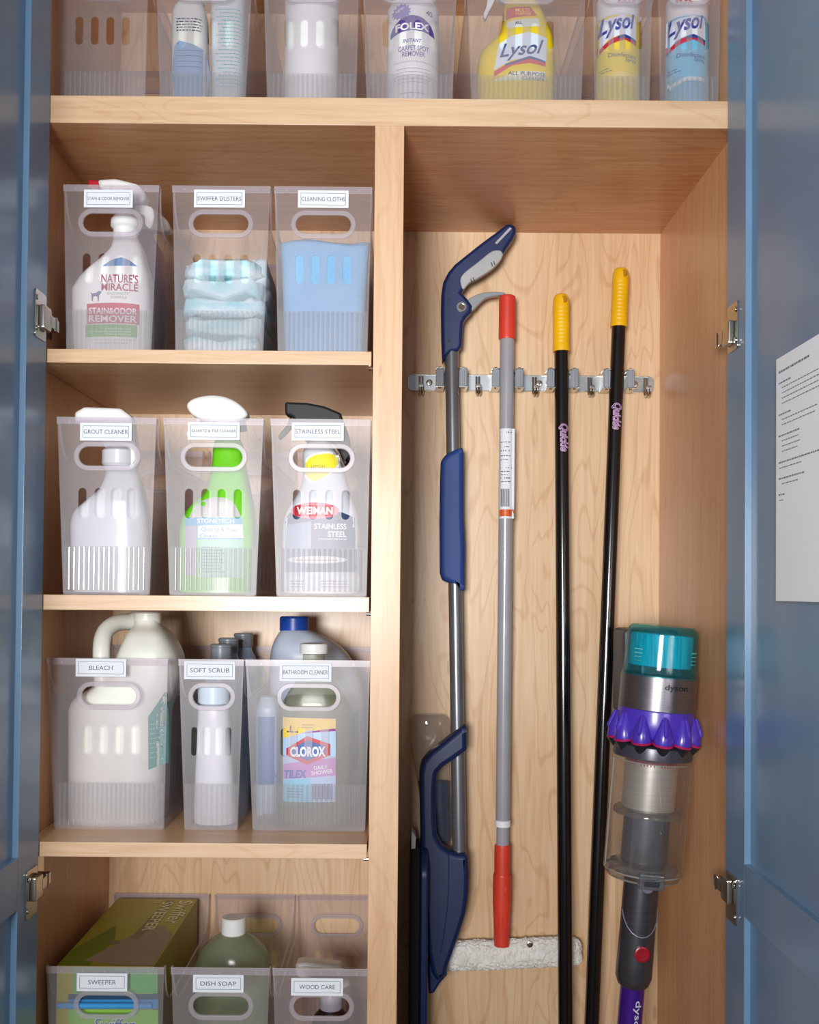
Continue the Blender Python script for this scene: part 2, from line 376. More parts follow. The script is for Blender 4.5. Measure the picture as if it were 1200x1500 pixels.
# ================================================================== BINS
def bin_(label, y0, z0, top, bot, text, card, D=372, H=262, slim=False, wide=False, group=None, tw=.72):
    """top/bot: px x-range of the front face at its top and bottom; card: px rect (x0,x1,y0,y1) or None"""
    d = (1500+y0)/1500
    pyt = 862-(z0+H-CH)/d; pyb = 862-(z0-CH)/d
    xtl, xtr = P(top[0], pyt, y0)[0], P(top[1], pyt, y0)[0]; xbl, xbr = P(bot[0], pyb, y0)[0], P(bot[1], pyb, y0)[0]
    cx = (xtl+xtr+xbl+xbr)/4; W = (xtr-xtl); z1 = z0+H
    root = thing('storage_bin', label, 'storage bin', (cx, y0+D/2, z0), group)
    hw = 84 if not slim else 58; hh = 28; pit = 24 if not slim else 17.5; sw = 12 if not slim else 9; sh_ = 44
    if wide: pit = 24.5
    out = [(xbl+3, z0), (xbr-3, z0), (xbr, z0+4), (xtr, z1-3), (xtr-3, z1), (xtl+3, z1), (xtl, z1-3), (xbl, z0+4)]
    holes = [stadium(cx, z1-57, hw, hh)] + [stadium(cx+(i-1.5)*pit, z1-126, sw, sh_) for i in range(4)]
    g = G(); T = 1.8
    for yy in (y0+T/2, y0+D-T/2):
        v, f = fill2d(out, holes, T); g.add([(a, b+yy, c) for a, b, c in v], f)
    # sides with scooped rim
    sc = 62; pr = [(T, z0), (D-T, z0), (D-T, z1-1), (D-9, z1-1)]
    for k in range(1, 13):
        t = k/12; pr.append((D-9-6*t-44*t*t, z1-1-sc*math.sin(t*math.pi/2)**1.0))
    pr2 = [(D-a, b) for a, b in pr[::-1]]
    prof = pr[:]; prof += [q for q in pr2 if q[1] > z0+1][0:]
    v, f = fill2d(prof, (), T)
    for (xb, xt, sg) in ((xbl, xtl, 1), (xbr, xtr, -1)):
        g.add([(xb+(xt-xb)*(c-z0)/H + sg*(T/2)+b, y0+a, c) for a, b, c in v], f)
    g.box(xbl+T, xbr-T, y0+T, y0+D-T, z0+2.5, z0+4.5)
    for ax in (xbl+14, xbr-14):
        for ay in (y0+12, y0+D-12): g.tube([(ax, ay, z0+3), (ax, ay, z0)], 4, 8)
    part(g, 'tub', PP, root)
    # lip, with moulded pips
    g = G()
    for yy, sg in ((y0, -1), (y0+D, 1)):
        xa, xb = xtl-.6, xtr+.6
        g.box(xa, xb, min(yy, yy+sg*1.4), max(yy, yy+sg*1.4), z1-10, z1+.8, .5)
        for i in range(5):
            px_ = xtl+W*(.13+.185*i); g.tube([(px_, yy+sg*1.2, z1-6), (px_, yy+sg*2.4, z1-6)], 1.8, 8)
    for (xt, sg) in ((xtl, -1), (xtr, 1)):
        rim = [Vector((xt+sg*.3, y0+a, b)) for a, b in prof if b > z0+1]
        for k in range(len(rim)):
            zz = rim[k].z; xx = (xbl+(xtl-xbl)*(zz-z0)/H) if sg < 0 else (xbr+(xtr-xbr)*(zz-z0)/H); rim[k].x = xx+sg*.2
        g.tube(rim, 1.5, 6)
    part(g, 'rim', PPR, root)
    v, f = fill2d(stadium(cx, z1-57, hw+15, hh+15, 12), [stadium(cx, z1-57, hw+.5, hh+.5, 12)], 4.5, .8)
    part(G().add([(a, b+y0+.6, c) for a, b, c in v], f), 'handle_ring', PPR, root)
    part(G().add([(a, b+y0+D-.6, c) for a, b, c in v], f), 'handle_ring', PPR, root)
    zr = z0+72; n = int((xbr-xbl-14)/7)
    ins = (xtr-xbr)*.5*72/H
    for yy, sg in ((y0, -1), (y0+D, 1)):
        g = G(); v, f = fill2d([(xbl+1, z0+2), (xbr-1, z0+2), (xbr-1+ins, zr), (xbl+1-ins, zr)], (), 1.0); part(g.add([(a, b+yy+sg*.7, c) for a, b, c in v], f), 'band_step', PPB, root); g = G()
        for i in range(n):
            xx = (xbl+xbr)/2+(i-(n-1)/2)*(xbr-xbl-18)/(n-1)
            g.tube([(xx, yy+sg*1.2, z0+8), (xx, yy+sg*1.2, zr-1.5)], [1.75, 1.75], 10)
        part(g, 'ribbed_band', RIBM, root, kind='stuff')
    if card:
        cxa, cxb = P(card[0], card[2], y0)[0], P(card[1], card[2], y0)[0]; cz0 = P((card[0]+card[1])/2, card[3], y0)[1]; cz1 = P((card[0]+card[1])/2, card[2], y0)[1]
        yc = y0-3.0
        c_ = part(G().box(cxa, cxb, yc, yc+.6, cz0, cz1), 'label_card', CARD, root, label='white printed label card')
        fl = Flat(); i_ = 4.2; e = .55
        fl.poly(rect(cxa+i_, cxb-i_, cz0+i_, cz1-i_), [rect(cxa+i_+e, cxb-i_-e, cz0+i_+e, cz1-i_-e)])
        wmax = (cxb-cxa-2*i_-2.5); wt = min(wmax, len(text)*6.0)
        fl.text(text, (cxa+cxb)/2, (cz0+cz1)/2, w_=wt, h=min(6.4, wt/len(text)*1.2+1.0))
        decal(fl, 'lettering', INK, c_, None, .15, 0, yc)
    return dict(root=root, y0=y0, z0=z0, xbl=xbl, xbr=xbr)

Z0 = ZT1; Z1, Z2, Z3, Z4 = SH
GB = None
# top shelf
T0 = 70
b0 = [bin_('frosted bin, leftmost on the top shelf, standing empty', T0, Z0, (83, 218), (87, 212), '', None),
 bin_('frosted bin on top shelf holding two pale bottles with teal print', T0, Z0, (228, 372), (235, 358), '', None),
 bin_('frosted bin on top shelf around a plain white canister', T0, Z0, (385, 527), (392, 521), '', None),
 bin_('frosted bin on top shelf above the divider, holding the carpet spot remover', T0, Z0, (531, 671), (538, 662), '', None),
 bin_('wide frosted bin on top shelf holding a yellow spray bottle', T0, Z0, (682, 860), (692, 851), '', None, wide=True),
 bin_('slim frosted bin on top shelf holding a yellow aerosol can', T0, Z0, (868, 957), (872, 951), '', None, slim=True),
 bin_('slim frosted bin on top shelf holding a light blue aerosol can', T0, Z0, (963, 1057), (968, 1052), '', None, slim=True)]
b1 = [bin_('frosted bin labelled STAIN & ODOR REMOVER', 50, Z1, (93.5, 233), (97, 221), 'STAIN & ODOR REMOVER', (124, 195.5, 279, 305)),
 bin_('frosted bin full of folded aqua dusters', 50, Z1, (253, 396), (257, 385), 'SWIFFER DUSTERS', (285, 359.5, 279, 305)),
 bin_('frosted bin labelled CLEANING CLOTHS', 50, Z1, (402.5, 545), (407, 538), 'CLEANING CLOTHS', (437, 511, 280, 305.5))]
b2 = [bin_('frosted bin labelled GROUT CLEANER', 9, Z2, (84, 229), (92, 219), 'GROUT CLEANER', (118.5, 194, 620, 646)),
 bin_('frosted bin labelled QUARTZ & TILE CLEANER', 9, Z2, (240, 386), (248, 375), 'QUARTZ & TILE CLEANER', (276, 352, 619, 645)),
 bin_('frosted bin labelled STAINLESS STEEL', 9, Z2, (397, 543), (405, 537), 'STAINLESS STEEL', (428, 504, 619.5, 646))]
b3 = [bin_('wide frosted bin labelled BLEACH', 80, Z3, (69, 246), (79, 240), 'BLEACH', (112, 186, 965, 991), wide=True, D=364),
 bin_('slim frosted bin between the bleach bin and the bathroom cleaner bin', 80, Z3, (262, 357), (270, 348), 'SOFT SCRUB', (270.5, 345.5, 968.5, 995), slim=True, D=364),
 bin_('wide frosted bin labelled BATHROOM CLEANER', 80, Z3, (360, 542), (370, 535), 'BATHROOM CLEANER', (410, 486, 971, 998), wide=True, D=364)]
b4 = [bin_('wide frosted bin labelled SWEEPER on the lowest shelf', 66, Z4, (68, 240), (77, 234), 'SWEEPER', (113.5, 187.5, 1424.5, 1451), wide=True),
 bin_('frosted bin labelled DISH SOAP on the lowest shelf', 66, Z4, (251, 395), (259, 386), 'DISH SOAP', (283.5, 357.5, 1427, 1452.5)),
 bin_('frosted bin labelled WOOD CARE on the lowest shelf', 66, Z4, (400, 541), (407, 534), 'WOOD CARE', (427, 503, 1432, 1457.5))]

# ================================================================== BOTTLES
def body(profile, y, hd, p=3.0, zb=None, hscale=None):
    """profile rows (py, xl, xr[, depth factor]) bottom first -> lofted G around depth y"""
    secs = []
    for i, r in enumerate(profile):
        (xa, z), (xb, _) = P(r[1], r[0], y), P(r[2], r[0], y)
        if i == 0 and zb is not None: z = zb
        k = r[3] if len(r) > 3 else 1.0
        secs.append((z, (xa+xb)/2, y, (xb-xa)/2, hd*k, p if k > .55 else 2.0+ (p-2.0)*k))
    if zb is not None:   # keep rows monotonic above the base
        z0 = secs[0][0]; secs = [secs[0]] + [s for s in secs[1:] if s[0] > z0+1.5]
    return G().loft(secs)
def bx(r, dy=8): return r['y0']+dy
def fl_px(fl, pts, y, holes=()): return fl.poly(PL(pts, y), [PL(h, y) for h in holes])
def T(fl, s, px, py, wpx, hpx, y, bold=.0, shear=0., rot=0.):
    x, z = P(px, py, y); k = (1500+y)/1500; return fl.text(s, x, z, w_=wpx*k, h=hpx*k, bold=bold, shear=shear, rot=rot)
def fine(fl, x0, x1, py, y, h=1.2, seed=1):
    a, z = P(x0, py, y); b, _ = P(x1, py, y); return fl.add(words2d(a, b, z, h, seed=seed))
def arcband(xa, xb, yt, yb, bow, n=10):
    t = [(xa+(xb-xa)*i/n, yt-bow*4*(i/n)*(1-i/n)) for i in range(n+1)]; b = [(xa+(xb-xa)*i/n, yb-bow*4*(i/n)*(1-i/n)) for i in range(n+1)]
    return t+b[::-1]
NAVY, PURP, WHITE = inkm((34, 44, 96)), inkm((84, 66, 140)), inkm((240, 242, 244))
# --- Nature's Miracle
zb = Z1+5; y = 50+52
r = thing('spray_bottle', 'white trigger spray bottle with red and green stain remover label', 'bottle', (*[P(165, 500, y)[0], y], zb))
WP = plas('white_plastic', (236, 238, 238), .38)
g = body([(512, 115, 220), (506, 111, 223), (440, 109, 224), (425, 111, 223), (405, 126, 221), (388, 146, 216, .9), (370, 163, 212, .7), (356, 166, 206, .5), (348, 167, 202, .42)], y, 38, 3.4, zb)
part(g, 'bottle_body', WP, r); bv = g.bvh()
cx, cz = P(184, 348, y)
part(G().lathe(cx, y, [(17, cz-6), (19, cz), (19, cz+12), (23, cz+16), (23, cz+26), (18, cz+33), (12, cz+36)]), 'collar', WP, r)
g = plate(roundpoly(PL([(146, 268), (172, 266), (205, 274), (218, 290), (212, 300), (192, 303), (186, 316), (172, 316), (168, 286), (150, 282)], y+10), 5), y+10, 30, 5)
part(g, 'sprayer_head', WP, r)
part(plate(roundpoly(PL([(131, 266), (147, 267), (147, 281), (131, 277)], y+10), 2), y+10, 16, 2), 'nozzle', plas('red_plastic', (186, 26, 48)), r, label='red nozzle')
part(plate(smoothpoly(PL([(200, 302), (222, 304), (227, 318), (222, 336), (214, 330), (212, 318), (200, 312)], y+10)), y+10, 12, 3), 'trigger', WP, r)
fl = fl_px(Flat(), [(152, 392), (165, 382), (178, 378), (190, 382), (202, 391)], y-30); decal(fl, 'label_arch', inkm((120, 146, 186)), r, bv, .3, 4, y)
fl = fl_px(Flat(), arcband(127, 203, 445, 475, 1.5), y-38); decal(fl, 'label_band', inkm((190, 66, 88)), r, bv, .35, 5, y)
fl = fl_px(Flat(), arcband(125, 200, 476, 494, 1.0), y-38); decal(fl, 'label_band', inkm((106, 172, 76)), r, bv, .35, 5, y)
fl = Flat(); T(fl, "NATURE'S", 175, 408, 53, 13, y-38, .12); T(fl, 'MIRACLE', 175, 420.5, 53, 11, y-38, .12); decal(fl, 'brand_lettering', inkm((160, 36, 60)), r, bv, .7, 4)
fl = Flat(); T(fl, 'ENZYMATIC', 174, 430, 33, 4, y-38); T(fl, 'FORMULA', 174, 435.5, 24, 4, y-38); decal(fl, 'lettering', inkm((140, 178, 130)), r, bv, .7)
fl = Flat(); T(fl, 'STAIN&ODOR', 165, 455.5, 70, 9, y-38, .15); T(fl, 'REMOVER', 165, 467, 70, 10, y-38, .15)
for i in range(3): fine(fl, 130+(0 if i == 1 else 24), 192, 482+i*4, y-38, .9, i)
decal(fl, 'product_lettering', WHITE, r, bv, .8, 4)
dog = [(133, 428), (135, 430), (141, 429), (145, 426), (149, 427), (147, 431), (145, 433), (145, 441), (143.5, 441), (142.5, 434), (137, 434), (136, 441), (134.5, 441), (134, 433)]
decal(fl_px(Flat(), dog, y-38), 'dog_emblem', inkm((96, 108, 140)), r, bv, .7, 0)
fl = Flat(); fine(fl, 128, 198, 498, y-38, .8, 5); fine(fl, 138, 188, 503, y-38, 1.4, 6); decal(fl, 'lettering', inkm((150, 156, 166)), r, bv, .6)
# purple bottle behind with a white sprayer
y = 50+190
r = thing('spray_bottle', 'mauve spray bottle with white sprayer behind the stain remover', 'bottle', (P(215, 500, y)[0], y, zb))
MAUVE = plas('mauve_plastic', (140, 84, 128), .4)
g = body([(500, 180, 240), (490, 177, 242), (400, 178, 242), (370, 186, 238), (350, 204, 226, .6), (340, 206, 224, .4)], y, 34, 3, zb)
part(g, 'bottle_body', MAUVE, r)
part(plate(roundpoly(PL([(196, 312), (214, 302), (232, 312), (248, 326), (252, 340), (240, 344), (226, 340), (204, 344), (194, 330)], y), 5), y, 26, 5), 'sprayer_head', WP, r)

# --- generic sprayer bottles, row 2
zb = Z2+5; y = 9+50
GW = plas('soft_white_plastic', (214, 217, 222), .22, coat=.3)
r = thing('spray_bottle', 'plain white trigger spray bottle under the grout cleaner label', 'bottle', (P(160, 860, y)[0], y, zb))
g = body([(868, 114, 214), (860, 109, 219), (790, 107, 220), (765, 107, 219), (748, 114, 217), (733, 132, 214), (718, 148, 211, .85), (702, 155, 208, .65), (690, 156, 203, .5), (680, 152, 200, .45)], y, 38, 3.2, zb)
part(g, 'bottle_body', GW, r)
cx, cz = P(175, 680, y); part(G().lathe(cx, y, [(23, cz-4), (26, cz), (26, cz+20), (20, cz+26)]), 'collar', GW, r)
g = plate(roundpoly(PL([(113, 606), (127, 598), (180, 600), (196, 612), (200, 640), (204, 676), (196, 690), (190, 660), (178, 656), (156, 658), (150, 636), (113, 622)], y), 4), y, 30, 5); part(g, 'sprayer_head', WP, r)
# green
y = 9+50
GR = plas('lime_plastic', (110, 205, 24), .3, coat=.3)
r = thing('spray_bottle', 'lime green spray bottle with white rounded sprayer and tile cleaner label', 'bottle', (P(318, 860, y)[0], y, zb))
g = body([(868, 270, 366), (860, 265, 371), (790, 265, 374), (768, 267, 374), (750, 274, 373), (736, 288, 371), (722, 302, 368, .9), (700, 309, 364, .75), (680, 312, 360, .6), (655, 313, 357, .5), (644, 316, 352, .42)], y, 38, 3.2, zb)
part(g, 'bottle_body', GR, r); bv = g.bvh()
g = plate(smoothpoly(PL([(276, 596), (286, 586), (310, 581), (334, 584), (354, 595), (365, 610), (350, 622), (340, 640), (318, 640), (304, 622), (284, 610)], y), 3), y, 34, 6); part(g, 'sprayer_head', WP, r)
part(plate(smoothpoly(PL([(290, 612), (298, 612), (284, 632), (276, 640), (274, 634), (284, 624)], y)), y, 12, 2), 'trigger', WP, r)
part(G().tube([(P(354, 620, y)[0], y, P(354, 620, y)[1]), (P(356, 632, y)[0], y, P(356, 632, y)[1])], 7, 12), 'knob', plas('slate_blue', (90, 110, 140)), r)
decal(fl_px(Flat(), [(276, 758), (282, 744), (296, 733), (312, 728), (330, 729), (345, 740), (353, 757)], y-38), 'label_arch', inkm((190, 188, 186)), r, bv, .3, 5)
decal(fl_px(Flat(), [(269, 758), (354, 758), (356, 790), (269, 790)], y-38), 'label_band', inkm((84, 160, 196)), r, bv, .35, 5)
decal(fl_px(Flat(), [(290, 770), (355, 768), (356, 788), (290, 788)], y-38), 'label_panel', inkm((222, 236, 244)), r, bv, .6, 5)
decal(fl_px(Flat(), [(269, 770), (288, 770), (288, 843), (269, 843)], y-38), 'label_panel', inkm((170, 160, 178)), r, bv, .6, 5)
decal(fl_px(Flat(), [(290, 790), (356, 790), (356, 846), (290, 846)], y-38), 'label_panel', inkm((150, 206, 178)), r, bv, .5, 5)
fl = Flat(); T(fl, 'STONETECH', 316, 763, 54, 6.5, y-38, .1); decal(fl, 'brand_lettering', WHITE, r, bv, .8)
fl = Flat(); T(fl, 'Quartz & Tile', 320, 776, 50, 7, y-38); T(fl, 'Cleaner', 306, 784.5, 26, 6, y-38)
for i in range(9): fine(fl, 296, 322+(i % 3)*4, 802+i*4.5, y-38, 1.3, i)
decal(fl, 'product_lettering', inkm((60, 84, 110)), r, bv, .85)
# stainless: black sprayer, navy label
y = 9+48
r = thing('spray_bottle', 'pale grey spray bottle with black sprayer and navy stainless steel label', 'bottle', (P(468, 860, y)[0], y, zb))
LG = plas('pale_grey_plastic', (206, 212, 220), .35)
g = body([(868, 420, 522), (860, 415, 527), (790, 415, 528), (768, 416, 527), (752, 420, 524), (735, 430, 518), (715, 441, 512, .9), (690, 445, 505, .8), (668, 444, 496, .7), (656, 447, 489, .55), (646, 455, 482, .4)], y, 38, 3.2, zb)
part(g, 'bottle_body', LG, r); bv = g.bvh()
BK = plas('black_plastic', (20, 20, 24), .6)
g = plate(roundpoly(PL([(419, 591), (450, 592), (476, 597), (500, 607), (512, 640), (516, 668), (506, 684), (496, 660), (486, 648), (452, 650), (440, 640), (430, 612), (419, 609)], y), 3), y, 30, 4); part(g, 'sprayer_head', BK, r)
part(plate(smoothpoly(PL([(426, 612), (438, 612), (424, 632), (411, 644), (409, 638), (420, 624)], y)), y, 12, 2), 'trigger', BK, r)
lem = smoothpoly([(446, 698), (443, 682), (452, 668), (470, 662), (490, 662), (498, 672), (494, 686), (478, 700), (458, 708)], 4)
decal(fl_px(Flat(), lem, y-28), 'label_edge', WHITE, r, bv, .3, 5)
lem2 = [(470+(a-470)*.88, 684+(b-684)*.86) for a, b in lem]
decal(fl_px(Flat(), lem2, y-28), 'yellow_label', inkm((232, 220, 50)), r, bv, .6, 5)
fl = Flat(); T(fl, 'LEMON', 466, 683, 20, 4, y-30); T(fl, 'WIPE', 466, 690, 12, 4, y-30); decal(fl, 'lettering', inkm((140, 130, 70)), r, bv, .9)
decal(fl_px(Flat(), [(416, 760), (424, 750), (440, 748), (500, 750), (526, 760), (527, 838), (416, 838)], y-38), 'label_field', inkm((44, 64, 100)), r, bv, .35, 5)
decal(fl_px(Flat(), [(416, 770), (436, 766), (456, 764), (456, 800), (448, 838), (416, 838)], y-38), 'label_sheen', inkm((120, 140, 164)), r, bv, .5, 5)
decal(fl_px(Flat(), ell(461, 748, 36, 12), y-38), 'badge_edge', inkm((214, 110, 126)), r, bv, .6, 5)
decal(fl_px(Flat(), roundpoly([(431, 740), (491, 740), (491, 756), (431, 756)], 2), y-38), 'badge', inkm((176, 28, 48)), r, bv, .8, 5)
fl = Flat(); T(fl, 'WEIMAN', 461, 748, 53, 11, y-38, .3); T(fl, 'STAINLESS', 484, 771, 47, 8, y-38, .1); T(fl, 'STEEL', 494, 782.5, 27, 8, y-38, .1); fine(fl, 466, 508, 790, y-38, 1.0, 3)
decal(fl, 'lettering', WHITE, r, bv, 1.1, 5)
decal(fl_px(Flat(), ell(464, 820, 45, 5.5), y-38), 'label_oval', inkm((226, 224, 222)), r, bv, .6, 5)
decal(fl_px(Flat(), [(416, 844), (527, 844), (526, 866), (417, 866)], y-38), 'label_panel', inkm((214, 218, 224)), r, bv, .6, 5)
fl = Flat(); fine(fl, 434, 494, 821, y-38, 1.3, 8)
for i in range(3): fine(fl, 425, 445, 852+i*4, y-38, 1.2, i); fine(fl, 470, 510, 852+i*4, y-38, 1.2, i+5)
decal(fl, 'fine_print', inkm((90, 90, 110)), r, bv, 1.0)

# ================================================================== ROW 1: dusters and cloths
from mathutils import noise
def soft_pad(x0, x1, y0, y1, z0, z1, amp, seed, e=5, nx=22, nz=10, rnd=.5):
    """puffy folded pad: superellipsoid shell displaced by noise"""
    g = G(); cx, cy, cz = (x0+x1)/2, (y0+y1)/2, (z0+z1)/2; hx, hy, hz = (x1-x0)/2, (y1-y0)/2, (z1-z0)/2
    n, m = 56, 18; R = []
    for i in range(m+1):
        th = -math.pi/2+math.pi*i/m; ct, s_ = math.cos(th), math.sin(th); ring = []
        q = abs(ct)**(2/4.5)
        for k in range(n):
            a = 2*math.pi*k/n; c, d = math.cos(a), math.sin(a)
            v = Vector((cx+hx*max(q, .02)*math.copysign(abs(c)**(2/e), c), cy+hy*max(q, .02)*math.copysign(abs(d)**(2/e), d), cz+hz*math.copysign(abs(s_)**(2/6), s_)))
            dz = noise.fractal(Vector((v.x*.03+seed, v.y*.03, v.z*.03)), 1.0, 2.0, 3)
            v += Vector(((v.x-cx)/hx*amp*dz, -amp*dz*(1 if v.y < cy else -1), amp*dz*1.0)); ring.append(v)
        R.append(ring)
    return g.rings(R)
AQ = [mat('aqua_duster_a', (224, 240, 244), .9, rgb2=(150, 212, 222), cscale=16, bump=.6, bscale=500, aniso=(1, 1, 3)),
      mat('aqua_duster_b', (170, 220, 226), .9, rgb2=(226, 242, 246), cscale=14, bump=.6, bscale=500, aniso=(1, 1, 3))]
y = 50
rows = [(505, 482), (482, 458), (458, 432), (432, 402), (402, 372)]
dl_ = ['lowest aqua duster folded at the foot of the pile', 'second aqua duster up from the foot of the pile', 'middle white and aqua duster in the pile', 'aqua duster just under the topmost one', 'topmost pale aqua duster of the folded pile']
k = (1500+y)/1500; zt = Z1+5
tot = P(320, 374, y)[1]-zt
for i in range(5):
    x0, x1 = P([266, 266, 262, 263, 264][i], 450, y+6)[0], P([378, 381, 386, 388, 388][i], 450, y+6)[0]
    g = soft_pad(x0, x1, y+5+[0, 4, 2, 5, 8][i], y+240, zt+tot*i/5-.5, zt+tot*(i+1)/5+.5, 7.5, i*7.3, e=7)
    o = part(g, 'duster', AQ[i % 2], None); o['label'] = dl_[i]; o['category'] = 'duster'; o['group'] = 'folded dusters in the bin'
g = soft_pad(P(355, 400, y)[0], P(388, 400, y)[0], y+30, y+80, P(370, 410, y)[1], P(370, 366, y)[1], 6, 44, e=3)
o = part(g, 'duster', AQ[1], None); o['label'] = 'small tufted aqua duster end on the right, upright against the pile'; o['category'] = 'duster'; o['group'] = 'folded dusters in the bin'
CB = mat('blue_cloth', (146, 196, 232), .95, rgb2=(130, 182, 224), bump=.9, bscale=700, cscale=8)
for i, (xa, xb, ya, yb, pt, lb) in enumerate(((412, 537, 4, 52, 352, 'blue folded cleaning cloth at the front of the bin'), (440, 537, 58, 110, 350, 'blue folded cleaning cloth showing just behind the front one'))):
    x0, x1 = P(xa, 450, y+ya+6)[0], P(xb, 450, y+ya+6)[0]; z1_ = P(470, pt, y+ya)[1]
    secs = []
    bmz = Z1+5; rd = random.Random(i)
    R = []; n = 36; m = 26
    for a in range(m+1):
        t = a/m; z = bmz+(z1_-bmz)*(1-(1-t)**1.6); sh_ = 1 if t < .85 else math.sqrt(max(0.02, 1-((t-.85)/.15)**2))
        tap = 5*(1-t); ring = []
        for q in range(n):
            an = 2*math.pi*q/n; c, d = math.cos(an), math.sin(an)
            X = (x0+x1)/2+((x1-x0)/2-tap+5*t)*math.copysign(abs(c)**.4, c); Y = y+(ya+yb)/2+(yb-ya)/2*sh_*math.copysign(abs(d)**.6, d)
            Z = z+(4*math.sin((X-x0)/22+i*1.5) if t > .5 else 0)*t
            Y += -2.5*noise.noise(Vector((X*.03+i*9, Z*.02, 0)))-2
            ring.append((X, max(Y, y+3), Z))
        R.append(ring)
    o = part(G().rings(R), 'cleaning_cloth', CB, None); o['label'] = lb; o['category'] = 'cloth'; o['group'] = 'blue cleaning cloths'

# ================================================================== ROW 3
zb = Z3+5; y = 80+82
JW = plas('jug_white', (232, 234, 226), .38)
r = thing('bleach_jug', 'large white handled jug with teal side label in the bleach bin', 'jug', (P(175, 1190, y)[0], y, zb))
g = body([(1196, 116, 236), (1188, 108, 243), (1060, 107, 247), (1035, 108, 250), (1020, 116, 256), (1006, 138, 262), (985, 164, 267), (962, 176, 266), (942, 184, 258, .92), (926, 192, 247, .75), (916, 198, 236, .45), (908, 200, 233, .36)], y, 62, 3.4, zb)
part(g, 'jug_body', JW, r); bv = g.bvh()
pts = [(206, 916, 30), (188, 911, 22), (168, 914, 0), (154, 926, -22), (149, 945, -38), (149, 975, -44), (151, 1005, -46), (150, 1035, -40)]
part(G().tube([Vector((P(a, b, y+c)[0], y+c, P(a, b, y+c)[1])) for a, b, c in smoothpoly(pts, 4)[:-7]], 13.5, 16), 'handle', JW, r)
cx, cz = P(216, 910, y); part(G().lathe(cx, y, [(21, cz-3), (21.5, cz+2), (21.5, cz+13), (19, cz+15)]), 'cap', JW, r)
decal(fl_px(Flat(), [(217, 1050), (240, 1015), (243, 1015), (243, 1120), (217, 1128)], y-55), 'teal_label', inkm((52, 148, 142)), r, bv, .4, 5, y-40)
fl = Flat(); [fine(fl, 219, 240, 1062+i*7, y-55, 1.4, i) for i in range(8)]; decal(fl, 'lettering', inkm((150, 205, 200)), r, bv, .9)
# soft scrub
y = 80+36
r = thing('squeeze_bottle', 'white squeeze bottle standing on its cap-end shape in the slim bin'.replace(' standing on its cap-end shape', ' with flip cap'), 'bottle', (P(315, 1200, y)[0], y, zb))
g = body([(1206, 289, 343), (1198, 285, 345), (1150, 286, 343), (1090, 289, 339), (1045, 291, 336), (1032, 292, 335, .9)], y, 24, 2.6, zb); part(g, 'bottle_body', plas('scrub_white', (232, 236, 242), .35), r)
cx, cz = P(314, 1030, y); part(G().lathe(cx, y, [(22, cz-2), (25.5, cz+1), (26, cz+26), (22, cz+31), (20, cz+31)]), 'cap', plas('pale_blue_cap', (216, 230, 244)), r)
caps = [(319, 945, 222, 'nearest grey-capped bottle behind the white squeeze bottle', (96, 176, 100)), (335, 936, 300, 'middle grey-capped bottle of the three in the slim bin', (70, 130, 190)), (357, 929, 380, 'furthest grey-capped bottle of the three in the slim bin', (80, 120, 180))]
for px_, py_, yy, lb, c3 in caps:
    X, Z = P(px_, py_, yy); X = max(-318, min(X+6, -262)) if yy < 250 else X
    r = thing('capped_bottle', lb, 'bottle', (X, yy, zb), 'grey-capped bottles in the slim bin')
    g = G().lathe(X, yy, [(24, zb), (26, zb+3), (26, Z-60), (22, Z-42), (16, Z-30), (15, Z-22)]); part(g, 'bottle_body', plas('frost_blue', (168, 188, 214), .3), r)
    part(G().lathe(X, yy, [(16.5, Z-24), (17, Z-22), (17, Z-4), (18, Z-3), (18, Z), (16, Z+2)]), 'cap', plas('grey_cap', (128, 136, 146), .35), r)
    fl = Flat().poly(rect(X-22, X+22, zb+60, Z-75)); decal(fl, 'label', inkm(c3), r, g.bvh(), .4, 4)
# bathroom: clear bottle
y = 80+48
r = thing('clear_bottle', 'clear bathroom cleaner bottle with white cap and hexagon logo label', 'bottle', (P(460, 1190, y)[0], y, zb))
CLR = clear('clear_bottle_plastic', (236, 238, 226), (214, 216, 200), .18, .3, .8, .3)
g = body([(1196, 416, 508), (1186, 410, 514), (1090, 409, 516), (1050, 410, 516), (1030, 414, 510), (1012, 424, 500, .95), (994, 436, 486, .8), (978, 442, 478, .6), (966, 444, 476, .5), (958, 444, 476, .46)], y, 40, 3.4, zb)
part(g, 'bottle_body', CLR, r); bv = g.bvh()
g2 = body([(1194, 418, 506), (1186, 413, 511), (1090, 412, 513), (1030, 417, 507), (1020, 422, 502, .9)], y, 36, 3.4, zb+2); part(g2, 'liquid', clear('pale_liquid', (214, 218, 196), (196, 200, 178), .14, .1, .4, .3), r)
cx, cz = P(460, 957, y); part(G().lathe(cx, y, [(22, cz), (22.5, cz+1), (22.5, cz+14), (20.5, cz+16)]), 'cap', WP, r)
LY = y-40
def pan(pts, c, off, nm='label_panel', st=5): decal(fl_px(Flat(), pts, LY), nm, inkm(c), r, bv, off, st)
pan([(413.5, 1051), (492, 1053), (491.5, 1175), (414, 1175)], (176, 206, 236), .4, 'label')
pan([(413.5, 1051), (492, 1053), (492, 1068), (452, 1070), (430, 1078), (414, 1082)], (240, 206, 82), .7)
pan([(470, 1069), (492, 1067), (492, 1071), (440, 1074)], (150, 50, 140), .9)
pan([(414, 1120), (450, 1114), (491.5, 1110), (491.5, 1136), (414, 1142)], (190, 130, 198), .7)
pan([(414, 1143), (455, 1140), (455, 1175), (414, 1175)], (120, 206, 236), .7)
pan([(419, 1097), (450, 1078), (484, 1090), (484, 1106), (451, 1120), (419, 1107)], (196, 50, 62), .9, 'logo_edge')
pan([(426, 1098), (450, 1084), (477, 1093), (477, 1103), (451, 1114), (426, 1105)], (50, 92, 168), 1.1, 'logo')
